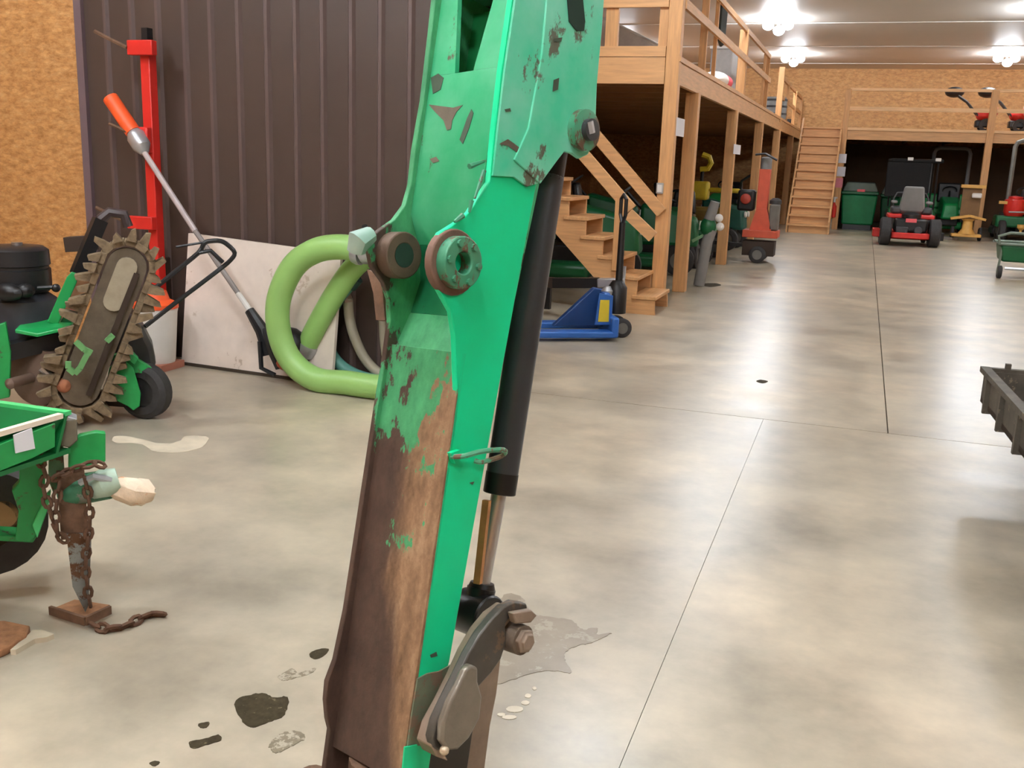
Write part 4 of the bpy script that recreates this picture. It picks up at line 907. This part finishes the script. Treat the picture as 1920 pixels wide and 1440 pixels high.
def frontmat():
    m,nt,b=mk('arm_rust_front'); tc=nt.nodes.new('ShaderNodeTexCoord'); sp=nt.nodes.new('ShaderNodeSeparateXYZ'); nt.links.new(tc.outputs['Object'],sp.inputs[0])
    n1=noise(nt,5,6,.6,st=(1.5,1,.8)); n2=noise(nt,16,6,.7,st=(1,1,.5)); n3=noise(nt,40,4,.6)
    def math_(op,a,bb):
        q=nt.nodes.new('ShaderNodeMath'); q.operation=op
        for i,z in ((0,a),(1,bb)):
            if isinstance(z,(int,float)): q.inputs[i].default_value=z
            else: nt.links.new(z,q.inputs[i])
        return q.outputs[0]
    # lighter to darker brown across the width
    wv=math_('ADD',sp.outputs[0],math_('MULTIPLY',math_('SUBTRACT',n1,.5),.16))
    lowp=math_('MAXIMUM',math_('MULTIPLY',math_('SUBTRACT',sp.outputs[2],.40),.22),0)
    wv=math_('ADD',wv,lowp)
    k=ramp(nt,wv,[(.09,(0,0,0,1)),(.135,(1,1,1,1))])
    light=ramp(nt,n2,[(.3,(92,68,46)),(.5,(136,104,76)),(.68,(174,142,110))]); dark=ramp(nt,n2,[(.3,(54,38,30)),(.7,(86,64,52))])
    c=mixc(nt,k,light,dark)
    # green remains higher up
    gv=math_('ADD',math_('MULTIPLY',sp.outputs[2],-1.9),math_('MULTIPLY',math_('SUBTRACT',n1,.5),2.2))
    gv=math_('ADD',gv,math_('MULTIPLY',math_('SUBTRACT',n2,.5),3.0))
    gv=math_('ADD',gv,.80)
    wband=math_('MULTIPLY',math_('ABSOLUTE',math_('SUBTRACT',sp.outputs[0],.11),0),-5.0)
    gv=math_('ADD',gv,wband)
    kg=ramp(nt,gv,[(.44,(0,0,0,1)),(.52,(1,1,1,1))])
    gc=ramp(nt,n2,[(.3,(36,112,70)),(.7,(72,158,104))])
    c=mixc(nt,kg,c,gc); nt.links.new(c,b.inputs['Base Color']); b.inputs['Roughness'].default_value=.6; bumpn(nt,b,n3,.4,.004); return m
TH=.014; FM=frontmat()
# near side plate (outline traced on its plane)
near=[(965,-40),(940,130),(926,250),(918,340),(900,368),(880,398),(855,418),(826,436),(812,460),(808,495),(816,530),(830,556),(846,585),(853,630),(855,690),(857,740),(798,1160),(780,1290),(757,1470),
      (800,1470),(826,1300),(843,1240),(857,1160),(933,740),(1007,340),(1018,290),(1024,240),(1048,130),(1066,-40)]
m=MB(); m.prism([sd(x,y,0) for x,y in near],aW*TH); m.build('near_side_plate',PG,arm,bevel=.002)
top=[(1022,-40),(1010,100),(985,240),(958,300),(1007,345),(1040,300),(1052,285),(1066,288),(1080,298),(1096,290),(1106,270),(1112,238),(1111,215),(1113,160),(1122,60),(1129,-40)]
m=MB(); m.prism([sd(x,y,0) for x,y in top],aW*-.010); m.build('near_lug_plate',PGU,arm,bevel=.002)
m=MB(); m.prism([sd(x,y,Wd) for x,y in [(1000-150,-40),(1010-150,-40)]+[] or [(0,0)]],(0,0,0)) if False else None
upper=[(968,-40),(943,130),(929,250),(921,330),(960,332),(985,350),(1006,344),(1022,250),(1046,120),(1062,-40)]
m=MB(); m.prism([sd(x,y,0) for x,y in upper],aW*-.006); m.build('doubler_plate',PGU,arm,bevel=.001)
# far side plate
far=[(812,-40),(800,70),(786,190),(770,280),(763,345),(752,385),(732,412),(706,430),(688,445),(684,470),(690,500),(712,530),(722,560),(724,600),(712,690),(703,740),(642,1140),(622,1235),(607,1275),(604,1310),(607,1345),(612,1365),(598,1470)]
fin=[(640,1470),(900,740),(960,340),(1000,-40)]
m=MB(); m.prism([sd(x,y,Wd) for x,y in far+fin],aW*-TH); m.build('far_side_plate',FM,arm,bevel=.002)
# front cover plate as sections extruded over the width
def S(px,py,w=0.): # t=0 front edge -> local s of pixel
    p=sd(px,py,w); return (p-O).dot(uu)
s_top=S(965,-40); s400=S(905,400); s430=S(900,430); s620=S(874,620); s680=S(866,680); s_bot=S(757,1470); s120=S(940,120); s250=S(925,230)
def fplate(prof,nm,mm,w0=TH,w1=Wd-TH,th=.012):
    m=LB(); n=len(prof); pts=[(w0,t,s) for t,s in prof]+[(w0,t+th,s) for t,s in reversed(prof)]
    m.prism(pts,(w1-w0,0,0)); return m.build(nm,mm,arm,bevel=.001)
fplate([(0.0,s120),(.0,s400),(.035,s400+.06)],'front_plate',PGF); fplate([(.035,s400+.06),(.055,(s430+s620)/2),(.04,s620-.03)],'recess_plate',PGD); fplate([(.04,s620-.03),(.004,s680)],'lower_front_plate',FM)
m=LB(); m.prism([(TH,0,s_top),(.055,.0,s_top),(.09,0,s120),(Wd-TH,0,s120),(TH,0,s120)],(0,.012,0)); m.build('top_gusset',PGF,arm)
m=LB(); m.prism([(Wd-TH,0,s_top),(Wd-TH-.05,0,s_top),(Wd-.09,.0,s120),(Wd-TH,0,s120)],(0,.012,0)); m.build('top_gusset',PGF,arm)
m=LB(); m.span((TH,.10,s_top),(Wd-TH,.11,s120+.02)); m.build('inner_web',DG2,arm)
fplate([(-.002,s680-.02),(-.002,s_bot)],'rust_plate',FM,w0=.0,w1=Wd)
# back plate
m=LB(); m.prism([(TH,.27,s_top),(TH,.16,S(1007,340)),(TH,.115,0),(TH,.06,s_bot),(TH,.07,s_bot),(TH,.125,0),(TH,.17,S(1007,340)),(TH,.28,s_top)],(Wd-2*TH,0,0)); m.build('back_plate',PGF,arm)
CHIP=mat('bare_chip',(96,86,70),.7,.1,.2,30,.2); CHIPD=mat('dark_chip',(60,74,56),.7,0,.2,30)
for px,mm in (([(804,196),(826,199),(850,202),(868,197),(856,210),(848,226),(846,242),(838,244),(832,226),(816,210)],CHIP),([(808,146),(822,138),(832,146),(826,168),(812,176)],CHIPD),
    ([(806,298),(818,294),(824,302),(812,306)],CHIP),([(770,298),(784,300),(782,308),(768,306)],CHIPD),([(862,262),(876,222),(884,205),(888,212),(880,240),(868,270)],CHIPD)):
    m=MB(); m.prism([fr(x,y,-.0004) for x,y in px],bT*-.0008); m.build('paint_chip',mm,arm)
for px,mm in (([(936,270),(952,261),(962,268),(978,280),(1002,308),(996,310),(974,290),(952,273)],CHIP),([(946,205),(956,203),(958,209),(948,210)],CHIPD),([(1038,150),(1048,146),(1046,168),(1036,172)],CHIPD),([(1040,72),(1054,70),(1052,78),(1038,78)],CHIPD)):
    m=MB(); m.prism([sd(x,y,-.0108 if x>1030 else -.0066) for x,y in px],aW*-.0008); m.build('paint_chip',mm,arm)
for px in ([(806,1228),(818,1222),(820,1230),(808,1233)],[(880,905),(889,903),(886,909)]):
    m=MB(); m.prism([sd(x,y,-.0004) for x,y in px],aW*-.0008); m.build('paint_chip',CHIPD,arm)
m=LB(); m.hexa([V(q) for q in ((0,0,s_top-.55),(Wd,0,s_top-.55),(Wd,.34,s_top-.55),(0,.34,s_top-.55),(0,0,s_top-.03),(Wd,0,s_top-.03),(Wd,.24,s_top-.03),(0,.24,s_top-.03))]); m.build('upper_boom_box',PGU,arm,bevel=.004)
# slot in the top
a=sd(1072,-30,-.012); 
m=MB(); m.prism([sd(x,y,-.0105) for x,y in ((1060,-40),(1066,40),(1080,58),(1094,58),(1096,40),(1088,-40))],aW*-.002); m.build('slot',mat('dark_slot',(6,40,24),.8),arm)
# pivot bosses
def boss(px,py,w,r,L0,L1,mm,hole=.45,nm='pivot_boss'):
    c=sd(px,py,w); m=MB(); m.ring(c,aW,[(L0,r),(L1,r),(L1,r*hole),(L0,r*hole)],28); return m.build(nm,mm,arm,bevel=.003),c
BR=paint('boss_worn_green',(52,130,96),(90,150,120),(98,76,60),.50,14)
o,c=boss(850,492,0,.052,-.030,.02,BR,.42); boss(850,492,0,.066,-.006,.014,mat('boss_rust_ring',(112,84,70),.7,.1,.25,20,.3),.7,'boss_ring')
m=MB(); m.tube([c+aW*.01,c+aW*.012],.026,20); m.build('bore',mat('dark_bore',(16,44,30),.8),arm)
for k in range(6):
    th=k*math.pi/3; q=c+bT*(.04*math.cos(th))+uu*(.04*math.sin(th)); m=MB(); m.tube([q-aW*.03,q-aW*.036],.007,8); m.build('bolt',BR,arm)
o,c=boss(730,478,Wd,.050,-.05,.0,mat('boss_brown',(86,66,52),.7,.1,.3,14,.3),.5); m=MB(); m.tube([c-aW*.05,c-aW*.012],.026,20); m.build('bore',mat('dark_bore',(0,0,0)),arm)
m=MB(); q=[fr(688,505,.0),fr(715,520,-.0),fr(722,600,.0),fr(705,600,.0),fr(700,550,.0)]; m.prism(q,bT*.02); m.build('rusty_web',RUSTED,arm)
m=MB(); m.tube([sd(695,440,Wd-.02),sd(672,452,Wd-.02),sd(668,470,Wd-.01)],[.018,.026,.02],10); m.build('grease_fitting',mat('pale_fitting',(170,196,186),.4,.4),arm)
# welds / nicks
for (x0,y0,x1,y1,r) in ((880,312,908,302,.006),(884,376,880,398,.006),(868,404,852,416,.006),(908,320,890,372,.005)):
    m=MB(); m.tube([sd(x0,y0,-.004),sd(x1,y1,-.004)],[r,r*.5],6); m.build('weld_bead',BR,arm)
# lower near green cap
m=MB(); m.prism([sd(x,y,-.004) for x,y in ((757,1400),(780,1395),(786,1475),(750,1475))],aW*-.004); m.build('lower_tab',PG,arm)
# pin at the upper lug
c=sd(1088,245,-.01); m=MB(); m.tube([c+aW*(Wd+.03),c-aW*.035],.024,18); m.build('cylinder_pin',DGREY,arm)
m=MB(); m.lathe(c-aW*.0,-aW,[(0,.045),(.02,.045),(.022,.03)],20); m.build('pin_collar',BR,arm)
m=MB(); m.tube([sd(1103,228,-.04),sd(1107,250,-.04)],.011,8); m.build('pin_keeper',ALU,arm)
m=MB(); q=[(Wd,.17,S(1007,340)-.25),(Wd,.36,S(1007,340)-.1),(Wd,.30,S(1007,340)+.05),(Wd,.15,S(1007,340)+.12)]; m=LB(); m.prism(q,(-.012,0,0)); m.build('far_lug_plate',PGU,arm)
# cylinder: axis through mid width
WM2=Wd/2
def cy(x,y): 
    return onplane(x,y,O+aW*WM2,aW)
c_top=cy(1040,268); c_b0=cy(1028,330); c_b1=cy(936,926)
cdir=(c_b1-c_b0).normalized()
tt=lambda p:(p-O).dot(bT)
m=MB(); m.tube([c_b0,c_b1],.0375,28); cyl=m.build('cylinder_barrel',mat('black_cylinder_paint',(60,64,70),.35,0,.1,6),arm,bevel=.002)
m=MB(); m.tube([c_top-cdir*.02,c_b0+cdir*.01],[.035,.0375],20); m.build('cylinder_cap',BLKM,arm)
m=MB(); m.ring(c_b1-cdir*.05,cdir,[(0,.0375),(0,.0385),(.048,.0385),(.048,.0375)],28); m.build('gland_ring',BLKM,cyl)
r0=c_b1-cdir*.02; r1=cy(903,1102)
m=MB(); m.tube([r0,r1],.0185,20); m.build('piston_rod',mat('chromed_rod',(196,196,200),.3,.75,.03),arm)
m=MB(); m.tube([r1-cdir*.012,r1+cdir*.006,r1+cdir*.012],[.028,.034,.03],20); m.build('rod_collar',BLKM,arm)
# rod eye
e=cy(893,1150); m=MB(); m.lathe(e-aW*.045,aW,[(0,.048),(.004,.052),(.086,.052),(.09,.048)],26); m.build('rod_eye',BLK,arm)
m=MB(); m.tube([r1,e],.034,16); m.build('rod_neck',BLK,arm)
# copper coloured line beside rod
m=MB(); m.bar(cy(901,935)+aW*-.02,cy(884,1090)+aW*-.02,.016,.016); m.build('hard_line',mat('coppery_rust',(190,134,82),.6,.1,.2,20),arm)
# hose clip ring on the strip
m=MB(); m.tube(spline([sd(846,856,-.006),sd(870,855,-.03),sd(905,846,-.05),sd(945,844,-.06),sd(940,855,-.04),sd(905,866,-.02),sd(890,864,-.006)],4),.0055,8); m.build('clip_ring',BR,arm)
m=MB(); m.prism([sd(x,y,0) for x,y in ((838,848),(856,842),(862,856),(846,868))],aW*-.012); m.build('clip_tab',PG,arm)
# bucket link: curved plate, near
LK=mat('greasy_grey_steel',(84,80,74),.45,.35,.2,12,.15,rust=((116,96,78),.62,10)); LKE=mat('worn_link_edge',(142,124,108),.5,.3,.2,16,.2)
outer=[(988,1132),(960,1124),(930,1128),(905,1146),(880,1176),(857,1215),(836,1262),(812,1310),(790,1350),(780,1385),(782,1402),(806,1408),(840,1404)]
inner=[(862,1380),(882,1335),(896,1290),(922,1262),(940,1236),(950,1205),(948,1170),(962,1150),(990,1142)]
WL=-.075
m=MB(); outer=[(988,1132),(965,1128),(945,1138),(925,1158),(900,1190),(878,1228),(858,1270),(836,1314),(818,1352),(810,1385),(814,1402),(822,1408),(840,1404)]
m.prism([sd(x,y,WL) for x,y in outer+inner],aW*.022); m.build('link_plate',LK,arm,bevel=.004)
edge=[(930,1128),(905,1146),(880,1176),(857,1215),(836,1262),(812,1310),(790,1350),(780,1385)]
m=MB(); edge+=[(790,1404)]
m.prism([sd(x,y,WL+.05) for x,y in edge]+[sd(x+22,y+8,WL+.05) for x,y in reversed(edge)],aW*-.046); m.build('link_flange',LKE,arm,bevel=.003)
boss_=[(862,1248),(872,1242),(884,1246),(884,1272),(892,1300),(888,1340),(868,1378),(846,1400),(828,1402),(816,1385),(818,1350),(832,1310),(848,1280)]
m=MB(); m.prism([sd(x,y,WL) for x,y in boss_],aW*-.02); m.build('link_boss',mat('pale_greasy_steel',(132,124,112),.38,.4,.18,14,.3),arm,bevel=.006)
m=MB(); m.ball(sd(833,1407,WL-.015),.010,10,8); m.build('grease_nipple',mat('brass_tip',(214,196,168),.4,.4),arm)
m=MB(); m.prism([sd(x,y,-.001) for x,y in ((781,1272),(800,1262),(822,1258),(843,1246),(838,1290),(800,1396),(762,1398),(770,1340))],aW*-.004); m.build('worn_patch',mat('scuffed_grey_green',(104,112,90),.6,.1,.2,14,rust=((120,100,80),.5,16)),arm)
# link pin, nut and keeper at the top right
c=sd(968,1196,WL); m=MB(); m.tube([c+aW*.06,c-aW*.02],[.034,.032],20); m.build('link_pin',mat('dusty_pin',(112,98,84),.6,.2,.25,24,.3),arm)
m=MB(); m.lathe(c-aW*.018,-aW,[(0,.026),(.012,.027),(.014,.02),(.02,.018),(.02,.001)],6); m.build('nut',mat('dusty_nut',(140,122,106),.6,.2,.2,20),arm,bevel=.002)
m=MB(); m.prism([sd(x,y,WL-.002) for x,y in ((950,1146),(985,1140),(996,1150),(984,1164),(956,1166))],aW*-.018); m.build('pin_keeper',mat('dusty_nut',(0,0,0)),arm,bevel=.003)
# second (far) link going down
m=MB(); m.prism([sd(x,y,.06) for x,y in ((885,1330),(905,1270),(925,1240),(940,1232),(932,1300),(920,1360),(905,1475),(868,1475),(875,1400))],aW*.03); m.build('lower_link',LKE,arm,bevel=.004)
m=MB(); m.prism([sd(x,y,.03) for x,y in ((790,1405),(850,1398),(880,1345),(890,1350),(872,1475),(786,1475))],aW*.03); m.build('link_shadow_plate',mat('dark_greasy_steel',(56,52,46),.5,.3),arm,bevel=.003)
# rest the arm: coupler below the frame reaching the floor
zb=WM(arm)@V((WM2,.05,s_bot)); 
m=MB(); q=zb.copy(); m.tube([q,V((q.x-.01,q.y-.02,.16))],[.07,.06],14); m.build('lower_stick_end',RUSTED,arm)
m=MB(); m.span((q.x-.28,q.y-.2,.0),(q.x+.28,q.y+.16,.17)); m.build('bucket_back',RUSTED,arm,bevel=.03)
